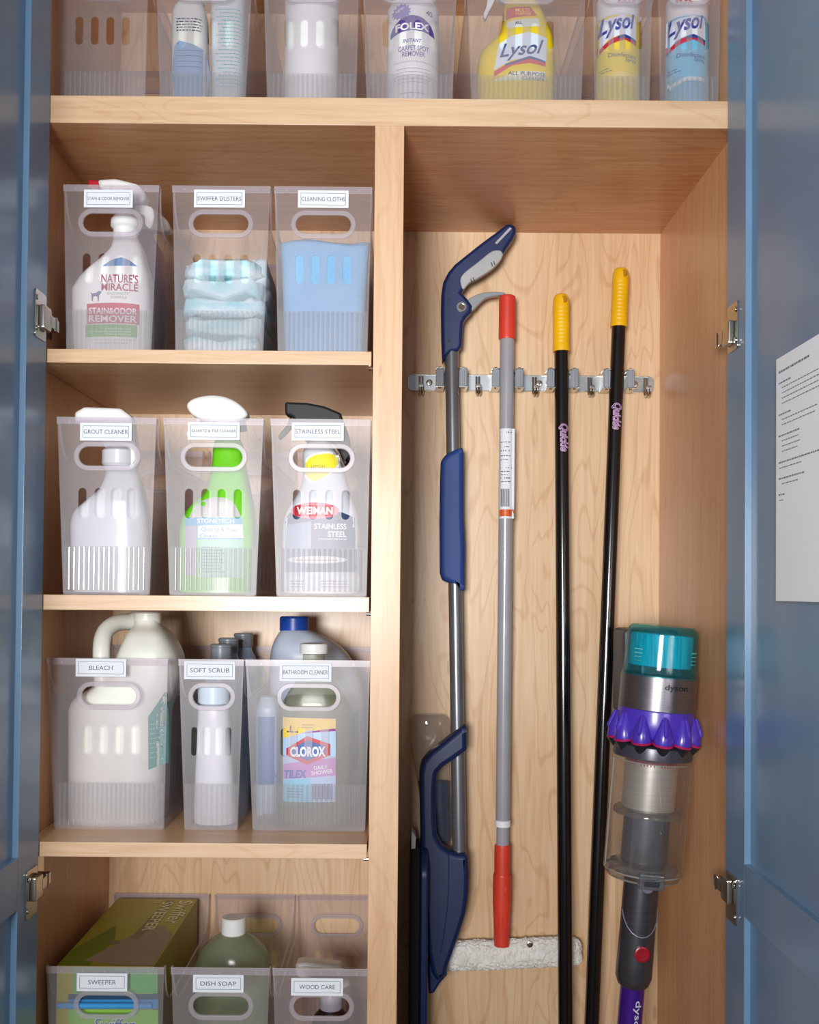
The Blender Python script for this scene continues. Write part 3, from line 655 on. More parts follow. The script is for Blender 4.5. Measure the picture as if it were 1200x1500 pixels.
fl = Flat(); T(fl, 'CLOROX', 451, 1101, 52, 15, LY, .45, 0, .02); T(fl, 'DAILY', 470, 1124, 20, 5.5, LY, .2, 0, .12); T(fl, 'SHOWER', 472, 1131, 32, 6, LY, .2, 0, .12); decal(fl, 'lettering', WHITE, r, bv, 1.4, 5)
fl = Flat(); T(fl, 'TILEX', 433, 1134, 34, 12, LY, .4, .2, .05); decal(fl, 'lettering', inkm((52, 88, 176)), r, bv, 1.4, 5)
fl = Flat()
for i in range(14): fl_px(fl, rect(457+i*2.2, 457+i*2.2+(1.4 if i % 3 else .8), 1148, 1171), LY)
decal(fl, 'barcode', inkm((96, 92, 150)), r, bv, 1.2)
fl = Flat(); T(fl, 'J', 424, 1068, 5, 10, LY); fine(fl, 420, 438, 1073, LY, 2, 4); fine(fl, 442, 462, 1062, LY, .9, 5); fine(fl, 442, 460, 1066, LY, .9, 6); [fine(fl, 420, 444, 1156+4*i, LY, 1, i) for i in range(4)]
decal(fl, 'fine_print', inkm((70, 72, 80)), r, bv, 1.2)
# blue capped jug behind
y = 80+215
r = thing('cleaner_jug', 'pale blue jug with blue cap behind the clear bottle', 'jug', (P(455, 1160, y)[0], y, zb))
JB = plas('jug_pale_blue', (196, 208, 228), .35)
g = body([(1170, 402, 528), (1160, 398, 532), (1040, 397, 534), (1000, 396, 530), (975, 396, 520), (955, 398, 508), (940, 402, 490, .85), (928, 408, 466, .6), (922, 413, 452, .42)], y, 58, 3, zb); part(g, 'jug_body', JB, r); bv = g.bvh()
cx, cz = P(431, 923, y); part(G().lathe(cx, y, [(25, cz-1), (25.5, cz), (25.5, cz+21), (23, cz+24)], 36), 'cap', plas('cobalt_cap', (22, 70, 168), .35), r)
decal(fl_px(Flat(), [(398, 1045), (533, 1045), (531, 1130), (399, 1130)], y-58), 'label', inkm((120, 148, 190)), r, bv, .5, 6)
# blue bottle at left of that bin
y = 80+125
r = thing('cleaner_bottle', 'blue-labelled pale bottle at the left side of the bathroom bin', 'bottle', (P(392, 1180, y)[0], y, zb))
g = body([(1190, 378, 406), (1182, 376, 408), (1060, 376, 408), (1035, 377, 408), (1020, 382, 402, .6)], y, 22, 3, zb); part(g, 'bottle_body', plas('bottle_sky', (180, 204, 226), .35), r); bv = g.bvh()
decal(fl_px(Flat(), [(377, 1050), (407, 1050), (407, 1150), (377, 1150)], y-22), 'label', inkm((54, 112, 176)), r, bv, .4, 4)

# ================================================================== ROW 4
zb = Z4+5; ya, yb_ = 66+14, 66+355; zt_ = CH-582
r = thing('sweeper_refill_box', 'tall olive green box of sweeper cloths in the SWEEPER bin', 'box', (-444, 250, zb))
OL = mat('olive_carton', (158, 152, 34), .42, rgb2=(146, 136, 26), cscale=6)
part(G().box(-520, -371, ya, yb_, zb, zt_, 1.5), 'carton', OL, r)
# print on the lid: drawn flat in x,y
def lid(polys, nm, c, dz):
    g = G()
    for pts in polys:
        v, f = fill2d(pts); g.add([(a, c_, zt_+dz) for a, b, c_ in v], f)
    part(g, nm, inkm(c), r, smooth=0)
lid([[(-518, ya+2), (-470, ya+2), (-462, ya+110), (-480, ya+190), (-519, ya+60)]], 'lid_panel', (104, 122, 20), .3)
lid([[(-484, ya+20), (-420, ya+2), (-373, ya+2), (-373, ya+140), (-400, ya+190), (-430, ya+170), (-452, ya+110)]], 'lid_photo', (150, 128, 104), .4)
lid([[(-440, ya+120), (-424, ya+120), (-412, ya+330), (-426, ya+330)], [(-470, ya+95), (-452, ya+95), (-452, ya+112), (-470, ya+112)]], 'lid_stripe', (120, 110, 80), .5)
def lidtext(s, cx, cy, w_, h, rot, nm='lid_lettering'):
    v, f = text2d(s, cx, cy, w_=w_, h=h, bold=.15, rot=rot); part(G().add([(a, b, zt_+.8) for a, b in v], f), nm, inkm((226, 218, 176)), r, smooth=0)
lidtext('Swiffer', -388, ya+262, 130, 26, -math.pi/2); lidtext('SWEEPER', -420, ya+240, 160, 20, -math.pi/2); lidtext('10', -440, ya+318, 14, 12, -math.pi/2)
yf = ya
def front(pts, c, off, nm='front_panel'): decal(fl_px(Flat(), pts, yf), nm, inkm(c), r, None, off, 0, yf)
front([(108, 1417), (231, 1419), (231, 1455), (108, 1455)], (88, 170, 84), .4)
front([(100, 1456), (232, 1456), (232, 1472), (100, 1472)], (14, 60, 90), .4)
front([(100, 1464), (232, 1464), (232, 1478), (100, 1478)], (40, 130, 190), .6)
front([(100, 1479), (232, 1479), (232, 1560), (100, 1560)], (128, 186, 60), .4)
fl = Flat(); T(fl, 'Swiffer', 168, 1500, 62, 18, yf, .3, .2); decal(fl, 'brand_lettering', WHITE, r, None, 1.0, 0, yf)
fl = Flat(); T(fl, 'Swiffer', 168, 1500, 60, 16, yf, .05, .2); decal(fl, 'brand_lettering', inkm((36, 70, 150)), r, None, 1.4, 0, yf)
# shiny blue film pack standing in front of box, seen through the handle hole
part(G().tube([(-516, ya-6, P(120, 1471, ya)[1]), (-372, ya-6, P(230, 1471, ya)[1])], 4.5, 14), 'film_roll', plas('blue_film', (60, 150, 214), .12, coat=.8), r, label='shiny blue film edge')
# dish soap
y = 66+150
r = thing('dish_soap_bottle', 'big translucent green soap bottle with white cap', 'bottle', (P(340, 1480, y)[0], y, zb))
zc = CH-478*(1500+y)/1500-2   # cap top
cx = P(340, 1345, y)[0]
DG = clear('green_soap', (226, 234, 216), (190, 210, 184), .34, .16, .9, .5)
W2 = 64
cx += 3
secs = [(zb, cx, y, W2-14, 44, 2.6), (zb+6, cx, y, W2-9, 48, 2.6), (zc-110, cx, y, W2, 50, 2.4), (zc-80, cx, y, W2-2, 50, 2.2), (zc-55, cx, y, W2-10, 44, 2.1), (zc-38, cx, y, W2-26, 34, 2), (zc-28, cx, y, 24, 22, 2), (zc-24, cx, y, 19, 18, 2)]
part(G().loft(secs), 'bottle_body', DG, r)
part(G().lathe(cx, y, [(20, zc-28), (20.5, zc-26), (20.5, zc-2), (19, zc)], 36), 'cap', WP, r)
# wood care
y = 66+120
r = thing('wood_polish_bottle', 'dark brown bottle with pale neck seen through WOOD CARE handle hole', 'bottle', (P(484, 1480, y)[0], y, zb))
cx, z_ = P(485, 1480, y)
part(G().lathe(cx, y, [(30, zb), (32, zb+3), (32, z_-22), (28, z_-8), (19, z_+2), (17, z_+6)]), 'bottle_body', plas('brown_bottle', (46, 26, 24), .12, coat=.6), r)
part(G().lathe(cx, y, [(18, z_+4), (19, z_+6), (19, z_+26), (15, z_+34), (12, z_+38)]), 'neck', plas('lilac_grey', (176, 172, 184)), r)
y2 = y+10
g = plate(roundpoly(PL([(434, 1407), (446, 1405), (500, 1411), (513, 1422), (514, 1440), (494, 1448), (486, 1462), (470, 1462), (466, 1446), (434, 1424)], y2), 4), y2, 30, 5); part(g, 'sprayer_head', plas('ivory_plastic', (206, 204, 196)), r)

# ================================================================== TOP SHELF CONTENTS
zb = Z0+5; y = T0+42
r = thing('cleaner_bottle', 'pale square bottle with cream cap and blue label on the top shelf', 'bottle', (P(279, 136, y)[0], y, zb))
g = body([(140, 256, 304), (134, 254, 306), (40, 254, 304), (20, 257, 302), (8, 266, 298, .8), (2, 270, 296, .6)], y, 28, 3.4, zb); part(g, 'bottle_body', plas('pale_grey_white', (214, 214, 208)), r); bv = g.bvh()
X, Z = P(284, 2, y); part(G().lathe(X, y, [(20, Z-2), (20, Z+30), (16, Z+36)]), 'cap', plas('cream_cap', (226, 224, 190)), r)
decal(fl_px(Flat(), smoothpoly([(255, 140), (255, 66), (272, 62), (290, 68), (303, 80), (304, 140)], 2), y-28), 'label', inkm((130, 160, 190)), r, bv, .4, 4)
fl = Flat()
for i in range(9): fine(fl, 258, 296, 28+i*4.2 if i < 5 else 66+(i-4)*8, y-28, 1.6 if i < 5 else .8, i)
decal(fl, 'lettering', inkm((64, 84, 104)), r, bv, .8)
y = T0+52
r = thing('cleaner_bottle', 'large pale bottle with teal print on the top shelf', 'bottle', (P(335, 136, y)[0], y, zb))
g = body([(140, 314, 358), (134, 312, 360), (30, 311, 362), (-40, 312, 362), (-70, 320, 348, .6), (-80, 322, 345, .5)], y, 34, 3.4, zb); part(g, 'bottle_body', plas('milky_teal_white', (206, 216, 218)), r); bv = g.bvh()
fl = Flat()
for i in range(22): fine(fl, 315+(i*7) % 12, 357, 14+i*5.4, y-34, 1.2, i+40)
decal(fl, 'lettering', inkm((90, 176, 178)), r, bv, .5)
y = T0+50
X, Z = P(456, 136, y)
r = thing('canister', 'plain white round canister on the top shelf', 'canister', (X, y, zb))
part(G().lathe(X, y, [(40, zb), (43, zb+3), (43, zb+215), (40, zb+220)], 40), 'canister_body', WP, r); part(G().lathe(X, y, [(44, zb+212), (44.5, zb+213), (44.5, zb+232), (41, zb+236)], 40), 'lid', WP, r)
y = T0+50
r = thing('spot_remover_bottle', 'white bottle with purple carpet spot remover lettering', 'bottle', (P(604, 136, y)[0], y, zb))
X = P(605, 60, y)[0]; hw = 41
g = G().lathe(X, y, [(hw-3, zb), (hw, zb+4), (hw, zb+190), (hw-8, zb+205), (18, zb+220), (16, zb+226)], 48); part(g, 'bottle_body', WP, r); bv = g.bvh()
part(G().lathe(X, y, [(18, zb+222), (18, zb+246), (15, zb+250)]), 'cap', plas('purple_cap', (90, 70, 150)), r)
yy = y-hw
dome = [(572, 49)]+[(604+33*math.cos(math.pi*(1-t/12)), 48-26*math.sin(math.pi*t/12)) for t in range(1, 12)]+[(637, 49), (620, 45), (604, 44), (588, 45)]
decal(fl_px(Flat(), dome, yy), 'logo', inkm((92, 70, 150)), r, bv, .4, 4)
burst = [(588+(15 if k % 2 else 11.5)*math.cos(k*math.pi/14), 15+(12 if k % 2 else 9)*math.sin(k*math.pi/14)) for k in range(28)]
decal(fl_px(Flat(), burst, yy), 'star_burst', inkm((142, 132, 190)), r, bv, .4, 4)
fl = Flat(); T(fl, 'FOLEX', 604, 38, 50, 11, yy, .35); T(fl, 'NEW', 586, 12, 12, 4, yy, .1, 0, .3); decal(fl, 'logo_lettering', WHITE, r, bv, .8, 4)
fl = Flat(); T(fl, 'INSTANT', 604, 59, 28, 5.5, yy, .1, .3); T(fl, 'CARPET SPOT', 606, 70, 46, 7.5, yy, .08); T(fl, 'REMOVER', 606, 78.5, 34, 7.5, yy, .08); T(fl, '40', 629, 16, 10, 8, yy, .05)
decal(fl, 'lettering', inkm((96, 80, 150)), r, bv, .5, 4)
fl = Flat(); T(fl, 'The Answer To Spot Removal', 606, 90, 60, 3.4, yy); [fine(fl, 575+abs(i-2)*3, 636-abs(i-2)*3, 100+i*5, yy, 1.0, i) for i in range(5)]; fine(fl, 586, 628, 136, yy, 1.4, 9); decal(fl, 'fine_print', inkm((150, 150, 180)), r, bv, .5)
# yellow spray
y = T0+48
YL = plas('yellow_plastic', (234, 208, 30), .35)
r = thing('spray_bottle', 'yellow trigger spray bottle in the wide top-shelf bin', 'bottle', (P(755, 136, y)[0], y, zb))
g = body([(141, 702, 808), (134, 699, 811), (100, 699, 811), (84, 703, 811), (72, 714, 810), (60, 728, 808), (46, 734, 803, .9), (30, 736, 797, .8), (14, 737, 790, .65), (2, 742, 784, .5), (-6, 746, 780, .42)], y, 36, 3.2, zb); part(g, 'bottle_body', YL, r); bv = g.bvh()
part(plate(roundpoly(PL([(728, 2), (722, -30), (738, -54), (790, -56), (806, -30), (786, -4)], y), 5), y, 28, 5), 'sprayer_head', WP, r)
part(plate(smoothpoly(PL([(716, -20), (728, -18), (724, 4), (716, 20), (711, 30), (708, 24), (713, 8)], y)), y, 12, 2), 'trigger', WP, r)
YY = y-36
def dec(pts, c, off, nm='label_panel'): decal(fl_px(Flat(), pts, YY), nm, inkm(c), r, bv, off, 4, YY)
dec([(736, 5), (778, 5), (788, 20), (740, 24)], (196, 84, 84), .4)
dec([(740, 28), (790, 24), (792, 38), (746, 40)], (214, 222, 214), .4)
dec([(731, 64), (750, 52), (776, 47), (802, 54), (801, 88), (775, 84), (750, 88), (724, 102)], (214, 228, 238), .4)
dec([(724, 104), (750, 90), (776, 86), (800, 90), (800, 96), (775, 92), (750, 96), (724, 112)], (206, 70, 82), .6)
dec([(740, 94), (776, 82), (800, 88), (800, 91), (776, 86), (740, 97)], (70, 90, 150), .8)
dec([(720, 118), (760, 104), (800, 104), (800, 116), (760, 118)], (226, 232, 206), .5)
fl = Flat(); T(fl, 'Lysol', 765, 74, 68, 26, YY, .15, .45, .12); T(fl, 'ALL PURPOSE', 772, 108, 56, 6, YY, .1, 0, -.03); T(fl, 'CLEANER', 782, 115, 34, 5, YY, .05, 0, -.03); T(fl, 'ALL', 760, 32, 10, 5, YY, .1)
decal(fl, 'lettering', inkm((60, 72, 130)), r, bv, 1.0, 5, YY)
fl = Flat(); T(fl, 'MULTI', 766, 11, 20, 6, YY, .1); T(fl, 'PURPOSE', 768, 17, 22, 5, YY, .1); decal(fl, 'lettering', inkm((240, 200, 90)), r, bv, .9, 0, YY)
# aerosol cans
def can(label, pxc, hwpx, rgb, rgb2, y):
    X, Z = P(pxc, 80, y); R_ = hwpx*(1500+y)/1500
    r = thing('aerosol_can', label, 'can', (X, y, zb))
    g = G().lathe(X, y, [(R_-2, zb), (R_, zb+2), (R_, zb+168), (R_-4, zb+176), (R_*.6, zb+182)], 44); part(g, 'can_body', mat('can_'+label[:8], rgb, .28, coat=.4, rgb2=rgb2, cscale=9), r); bv = g.bvh()
    part(G().lathe(X, y, [(R_-1, zb+172), (R_-1, zb+205), (R_-5, zb+212)], 40), 'can_cap', WP, r)
    YY = y-R_
    def d(pts, c, off, nm='label_panel'): decal(fl_px(Flat(), pts, YY), nm, inkm(c), r, bv, off, 3, YY)
    c = pxc
    d([(c-27, 30), (c-14, 14), (c+4, 8), (c+24, 14), (c+29, 30), (c+29, 58), (c+6, 50), (c-14, 56), (c-28, 72)], (222, 230, 240), .4)
    d([(c-28, 66), (c-10, 56), (c+10, 50), (c+29, 56), (c+29, 64), (c+10, 58), (c-10, 63), (c-28, 74)], (190, 40, 66), .7)
    d([(c+0, 53), (c+10, 50), (c+29, 56), (c+29, 60), (c+10, 55), (c+0, 57)], (34, 60, 140), .9)
    fl = Flat(); T(fl, 'Lysol', c+1, 35, 55, 32, YY, .25, .4, .12); decal(fl, 'brand_lettering', inkm((60, 70, 160)), r, bv, 1.0, 3, YY)
    fl = Flat(); T(fl, 'Disinfectant', c+8, 80, 42, 6.5, YY, .1, 0, -.08); T(fl, 'Spray', c+20, 88, 18, 7.5, YY, .1, 0, -.08); fine(fl, c-26, c-10, 98, YY, 1.4, 2); fine(fl, c-26, c-8, 102, YY, 1.4, 3)
    decal(fl, 'lettering', inkm((70, 90, 150) if rgb[2] > 150 else (110, 120, 120)), r, bv, .9, 3, YY)
    return r, bv, YY, d
r, bv, YY, d = can('yellow disinfectant aerosol can on the top shelf', 905, 32.5, (232, 206, 70), (214, 210, 60), T0+44)
d([(880, 112), (905, 104), (935, 108), (935, 128), (905, 120), (880, 126)], (228, 210, 120), .5)
fl = Flat(); T(fl, 'KILLS', 918, 1, 26, 6, YY, .2); decal(fl, 'lettering', inkm((190, 40, 60)), r, bv, 1.0, 3)
r, bv, YY, d = can('light blue disinfectant aerosol can on the top shelf', 1006, 31.5, (112, 186, 220), (150, 208, 232), T0+44)
d([(980, 120), (1004, 112), (1034, 112), (1034, 118), (1004, 118), (980, 126)], (220, 236, 244), .5)
fl = Flat(); T(fl, '99.9%', 1002, 1, 26, 7, YY, .3); decal(fl, 'lettering', inkm((190, 30, 60)), r, bv, 1.0, 3)

# ================================================================== TOOL RAIL
r = thing('tool_rail', 'steel wall rail with grey rubber clips and chrome hooks', 'rail', (P(777, 562, YB)[0], YB, P(777, 562, YB)[1]))
yr = YB-1.5
xa, za = P(597, 559.5, yr); xb, zb_ = P(958, 566, yr); hh = 15.5; zc = (za+zb_)/2+1
part(plate(roundpoly([(xa, zc-hh), (xb, zc-hh), (xb, zc+hh), (xa, zc+hh)], 11, 6), yr-.5, 2.0, .4), 'back_plate', STEEL, r)
part(G().box(xa+10, xb-10, yr-4, yr-.5, zc+hh-1.4, zc+hh, .3).box(xa+10, xb-10, yr-4, yr-.5, zc-hh, zc-hh+1.4, .3), 'folded_lip', CHROME, r)
RB = plas('grey_rubber', (150, 156, 166), .6)
for cx_, rad in ((661.5, 0), (743.5, 0), (824, 0), (906, 0)):
    X = P(cx_, 560, 405)[0]
    for s in (-1, 1):
        g = G().tube([(X+s*22, 402, zc-16), (X+s*22, 402, zc+17)], 6.2, 18)
        ridg = []
        for k_ in range(8):
            a = k_*math.pi/4; ridg = G().tube([(X+s*22+5.8*math.cos(a), 402+5.8*math.sin(a), zc-15), (X+s*22+5.8*math.cos(a), 402+5.8*math.sin(a), zc+16)], 1.9, 10); g.add(ridg.v, ridg.f)
        part(g, 'rubber_clip', RB, r)
        g = G().box(X+s*22-8, X+s*22+8, 393, yr-1, zc-18, zc-16.2, .4).box(X+s*22-7, X+s*22+7, 395, yr-1, zc+17.2, zc+18.8, .4).box(X+s*25-3, X+s*25+3, 406, yr-1, zc-17, zc+18, .6)
        g.tube([(X+s*22, 402, zc-20), (X+s*22, 402, zc+21)], 2.6, 10)
        part(g, 'clip_bracket', CHROME, r)
for hx in (617, 700, 783, 864, 946):
    X = P(hx, 560, yr)[0]
    for dx in (-3.2, 3.2):
        pass
    pth = [(X, yr-2.5, zc+12)]+[(X, yr-3, zc+4), (X, yr-3, zc-12)]+[(X, yr-3-11*(1-math.cos(t*math.pi/8)), zc-16-9*math.sin(t*math.pi/8)) for t in range(0, 9)]+[(X, yr-25, zc-10)]
    g = G().tube([(p[0]-2.6, p[1], p[2]) for p in pth], 2.0, 10).tube([(p[0]+2.6, p[1], p[2]) for p in pth], 2.0, 10).box(X-4.5, X+4.5, yr-27, yr-24.2, zc-13, zc-7, .8)
    part(g, 'hook', CHROME, r)
for hx in (629, 790, 930):
    X = P(hx, 561, yr)[0]
    g = G().lathe(0, 0, [(6.2, 0), (6.0, 1.4), (3.2, 2.6)], 20).box(-4, 4, -.7, .7, 2.2, 2.9).box(-.7, .7, -4, 4, 2.2, 2.9)
    g.xf(Matrix.Translation((X, yr-1.2, zc)) @ Matrix.Rotation(math.pi/2, 4, 'X')); part(g, 'screw', CHROME, r)

# ================================================================== POLES
def PV(px, py, y): a, b = P(px, py, y); return Vector((a, y, b))
def along(a, b, ts): return [a+(b-a)*t for t in ts]
def extend_to(a, b, z):  # point on line a->b at height z
    t = (z-a.z)/(b.z-a.z); return a+(b-a)*t
BLK = plas('black_pole', (12, 13, 17), .16, coat=.6)
YG = plas('yellow_grip', (240, 186, 8), .42)
def broom(label, tx, ty, gx, gy, bx_, by_, y, txtpx, txt_len):
    top = PV(tx, ty, y+6); bot = extend_to(top, PV(bx_, by_, 356), ZB+3)
    ax = (bot-top).normalized(); L_ = (bot-top).length; gl = (PV(gx, gy, y+4)-top).length
    r = thing('broom_handle', label, 'pole', bot)
    ts = [gl-6, L_]; g = G().tube([top+ax*t for t in ts], 13.2, 28); part(g, 'pole', BLK, r); bv = g.bvh()
    pts, rr = [], []
    for d_, q in ((0, 6), (1.5, 10), (5, 13), (12, 14.8), (24, 15.6)): pts.append(top+ax*d_); rr.append(q)
    n = int((gl-34)/7)
    for i in range(n):
        for dd, q in ((0, 15.9), (2.2, 15.3), (4.8, 15.3), (6.8, 15.9)): pts.append(top+ax*(28+i*7+dd)); rr.append(q)
    pts += [top+ax*(gl-3), top+ax*gl]; rr += [16, 15.6]
    part(G().tube(pts, rr, 30), 'grip', YG, r, label='yellow ribbed plastic grip')
    # hanging hole in the grip, its shade painted as a darker yellow disc
    hc = top+ax*14
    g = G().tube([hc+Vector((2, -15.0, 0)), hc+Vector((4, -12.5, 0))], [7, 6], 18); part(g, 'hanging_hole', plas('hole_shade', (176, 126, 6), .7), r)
    # script lettering reading downwards
    (X, Z) = P(*txtpx, y)
    ang = -math.pi/2+math.atan2(-(bot.x-top.x), -(bot.z-top.z)*-1)*0
    fl = Flat().text('Quickie', X, Z, w_=txt_len, h=19, bold=.42, shear=.3, rot=-math.pi/2+(math.atan2(bot.x-top.x, top.z-bot.z))); decal(fl, 'lettering_outline', inkm((214, 176, 220)), r, bv, .3, 3)
    fl = Flat().text('Quickie', X, Z, w_=txt_len-2, h=17, bold=-.12, shear=.3, rot=-math.pi/2+(math.atan2(bot.x-top.x, top.z-bot.z))); decal(fl, 'lettering', inkm((70, 24, 90)), r, bv, .7, 3)
    part(G().tube([bot-ax*30, bot], [15, 14], 20), 'pole_end', plas('black_plastic', (20, 20, 24), .6), r)
broom('black pole with yellow grip, hung in the third clip', 822, 431, 823.5, 516, 828.5, 1500, 402, (824, 643), 52)
broom('black pole with taller yellow grip leaning right, hung in the fourth clip', 910, 393, 906.5, 480, 867, 1500, 402, (900.5, 612), 50)

# red and grey window-washer pole
y = 402
RD = plas('red_orange_plastic', (214, 62, 44), .42); GP = plas('grey_enamel', (158, 160, 168), .25, coat=.5)
top, bot = PV(743.5, 433, y), PV(735, 1380, y); ax = (bot-top).normalized()
def at(py): return extend_to(top, bot, P(740, py, y)[1])
r = thing('washer_pole', 'grey extension pole with red ends and white fleece washer head', 'window washer', at(1425))
g = G().tube([at(490), at(1205)], 13.4, 28); part(g, 'outer_pole', GP, r); bv = g.bvh()
part(G().tube([at(1200), at(1250)], 11.8, 24), 'inner_pole', GP, r)
part(G().tube([at(433), at(434.5), at(438), at(495), at(497.5)], [11, 14.5, 15.6, 15.9, 15.2], 28), 'end_cap', RD, r, label='red end cap')
part(G().tube([at(1201), at(1202), at(1210), at(1211)], [13.6, 14.8, 14.8, 13], 24), 'white_ring', WP, r)
g = G().tube([at(1237), at(1239), at(1282)], [13.5, 15, 15], 26).tube([at(1280), at(1283), at(1320), at(1350), at(1385)], [16.2, 17, 17.2, 15.4, 14], 26)
for k_ in range(-2, 3):
    a0, a1 = at(1300), at(1355); o_ = Vector((k_*6, -math.sqrt(max(0, 15.6**2-(k_*6)**2)), 0)); g.tube([a0+o_, a1+o_*.96], 1.3, 8)
part(g, 'red_socket', RD, r, label='red threaded socket')
h0 = at(1299); g = G().tube([h0+Vector((3, -17.5, 0)), h0+Vector((3, -15, 0))], [4.5, 4.5], 16); part(g, 'lock_button', RD, r)
fl = Flat(); x0_, x1_ = P(732.5, 690, y)[0], P(754.5, 690, y)[0]
decal(Flat().poly([P(732, 629, y), P(753.6, 629, y), P(752.6, 760, y), P(730.6, 760, y)]), 'paper_label', CARD, r, bv, .35, 3, y-13)
decal(Flat().poly([P(731, 747, y), P(752.6, 747, y), P(752.5, 757, y), P(730.9, 757, y)]), 'orange_band', inkm((206, 92, 34)), r, bv, .6, 3, y-13)
fl = Flat()
for i, py_ in enumerate((634, 648, 655, 661, 668, 674, 686, 691, 696, 701, 706)): fine(fl, 734, 750-(i % 3)*2, py_, y-13, 1.5 if i % 3 else 2.4, i)
for i in range(8): fl.poly(PL(rect(734+i*1.6, 735.0+i*1.6, 716, 742), y-13))
decal(fl, 'fine_print', inkm((84, 84, 92)), r, bv, .8)
# fleece T head
hz = P(750, 1400, 380)
FL = mat('white_fleece', (232, 230, 226), .95, rgb2=(218, 216, 210), bump=1.0, bscale=260, cscale=40)
ptsF = [(654, 1401), (672, 1400), (700, 1399), (740, 1397.5), (780, 1395.5), (820, 1394), (852, 1394), (856, 1394)]
R = []; n = 96
pth = [PV(a, b, 420) for a, b in smoothpoly(ptsF, 24)[:145]]
for i, p in enumerate(pth):
    t = i/(len(pth)-1); rad = 27*min(1, math.sqrt(max(.05, 1-abs(2*t-1)**14)))
    ring = []
    for k_ in range(n):
        a = 2*math.pi*k_/n; nz = noise.fractal(Vector((p.x*.16, math.cos(a)*4.5, math.sin(a)*4.5)), .7, 2, 5)*2.6
        ring.append((p.x+nz*.5, p.y+(rad*.62+nz)*math.sin(a), p.z+(rad+nz)*math.copysign(abs(math.cos(a))**.75, math.cos(a))))
    R.append(ring)
fo = part(G().rings(R), 'fleece_sleeve', FL, r, label='white fleece washer sleeve')
q = PV(776, 1383, 402); g = G().lathe(0, 0, [(5.5, 0), (5.5, 2.5), (3, 3.5)], 18); g.xf(Matrix.Translation((q.x, 402, q.z)) @ Matrix.Rotation(math.pi/2, 4, 'X')); part(g, 'snap', CHROME, r)

# ================================================================== SPRAY MOP
y = 402
NB = plas('navy_plastic', (12, 36, 86), .42); NB2 = plas('navy_plastic_lower', (10, 32, 76), .45)
LGY = plas('light_grey_rubber', (172, 176, 180), .5); PG = mat('mop_pole_grey', (122, 126, 132), .3, .6, coat=.2)
top, bot = PV(661.5, 515, y), PV(673, 1250, 378)
r = thing('spray_mop', 'navy blue spray mop with curved handle and grey pole', 'mop', (bot.x, y, ZB+2))
part(G().tube([top-Vector((0, 0, -10)), bot], 12.8, 28), 'pole', PG, r)
hp = [(648, 533), (646.5, 500), (646, 460), (646.5, 432), (649, 416), (656, 402), (666, 390), (682, 377), (706, 358), (728, 342), (741, 332), (748, 331), (754, 335), (755, 344), (751, 353), (742, 366), (736, 376), (724, 390), (708, 402), (692, 411), (682, 420), (676, 432), (684, 440), (691, 450), (690, 460), (682, 468), (678, 476), (677, 495), (676, 510), (670, 517), (661, 518), (654, 524)]
part(plate(PL(hp, y), y, 30, 6.5), 'handle', NB, r, label='navy curved handle')
wp = smoothpoly([(679, 424), (675, 416), (675, 407), (682, 398), (700, 384), (716, 371), (724, 367), (733, 367), (737, 373), (732, 383), (720, 395), (700, 408), (688, 414)], 3)
g = plate(PL(wp, y-15), y-9, 15, 2.5); part(g, 'soft_grip', LGY, r, label='pale grey soft grip inlay'); bv = g.bvh()
fl = Flat()
for a, b in ((689, 409), (692.5, 407), (719, 385), (722.5, 383)): fl_px(fl, [(a, b), (a+1.3, b-.4), (a+3.2, b+5.5), (a+1.9, b+6)], y-15)
decal(fl, 'grip_marks', inkm((30, 34, 44)), r, bv, .3)
part(plate(PL(roundpoly([(725, 356), (728, 358), (750, 335), (747, 333)], 1), y-15), y-15.2, 1.4, .3), 'tip_slot', LGY, r)
part(plate(PL(smoothpoly([(685, 441), (700, 432), (714, 429), (728, 428.5), (739, 430), (739, 433), (726, 434.5), (712, 438), (702, 446), (691, 456)], 3), y), y, 13, 2.5), 'trigger', plas('silver_lever', (150, 156, 164), .3), r, label='silver trigger lever')
q = PV(675.5, 453, y); g = G().lathe(0, 0, [(9, 0), (9, 2.5), (6.2, 2.5), (6.2, .6), (1, .6)], 28); g.xf(Matrix.Translation((q.x, y-15, q.z)) @ Matrix.Rotation(math.pi/2, 4, 'X')); part(g, 'pivot_ring', CHROME, r)
part(G().tube([(q.x, y-16.6, q.z), (q.x, y-15.2, q.z)], 5.6, 20), 'pivot_hole_shade', mat('pivot_hole_dark', (84, 70, 60), .5, .4), r)  # dark disc standing in for the shaded hole inside the ring
for a, b in ((656, 443), (657, 502)):
    q = PV(a, b, y); g = G().tube([(q.x, y-15.6, q.z), (q.x, y-14, q.z)], 2, 12); part(g, 'screw_hole', BK, r)
gp = [(646, 676), (652, 668), (664, 661), (677, 656.5), (678.5, 664), (678.5, 760), (680.5, 800), (680, 866), (672, 863), (660, 855), (648, 850), (644.5, 840), (644, 760), (645, 700)]
part(plate(roundpoly(PL(gp, 396), 3), 396, 40, 9), 'middle_grip', plas('grip_blue', (24, 60, 128), .6), r, label='blue foam middle grip')
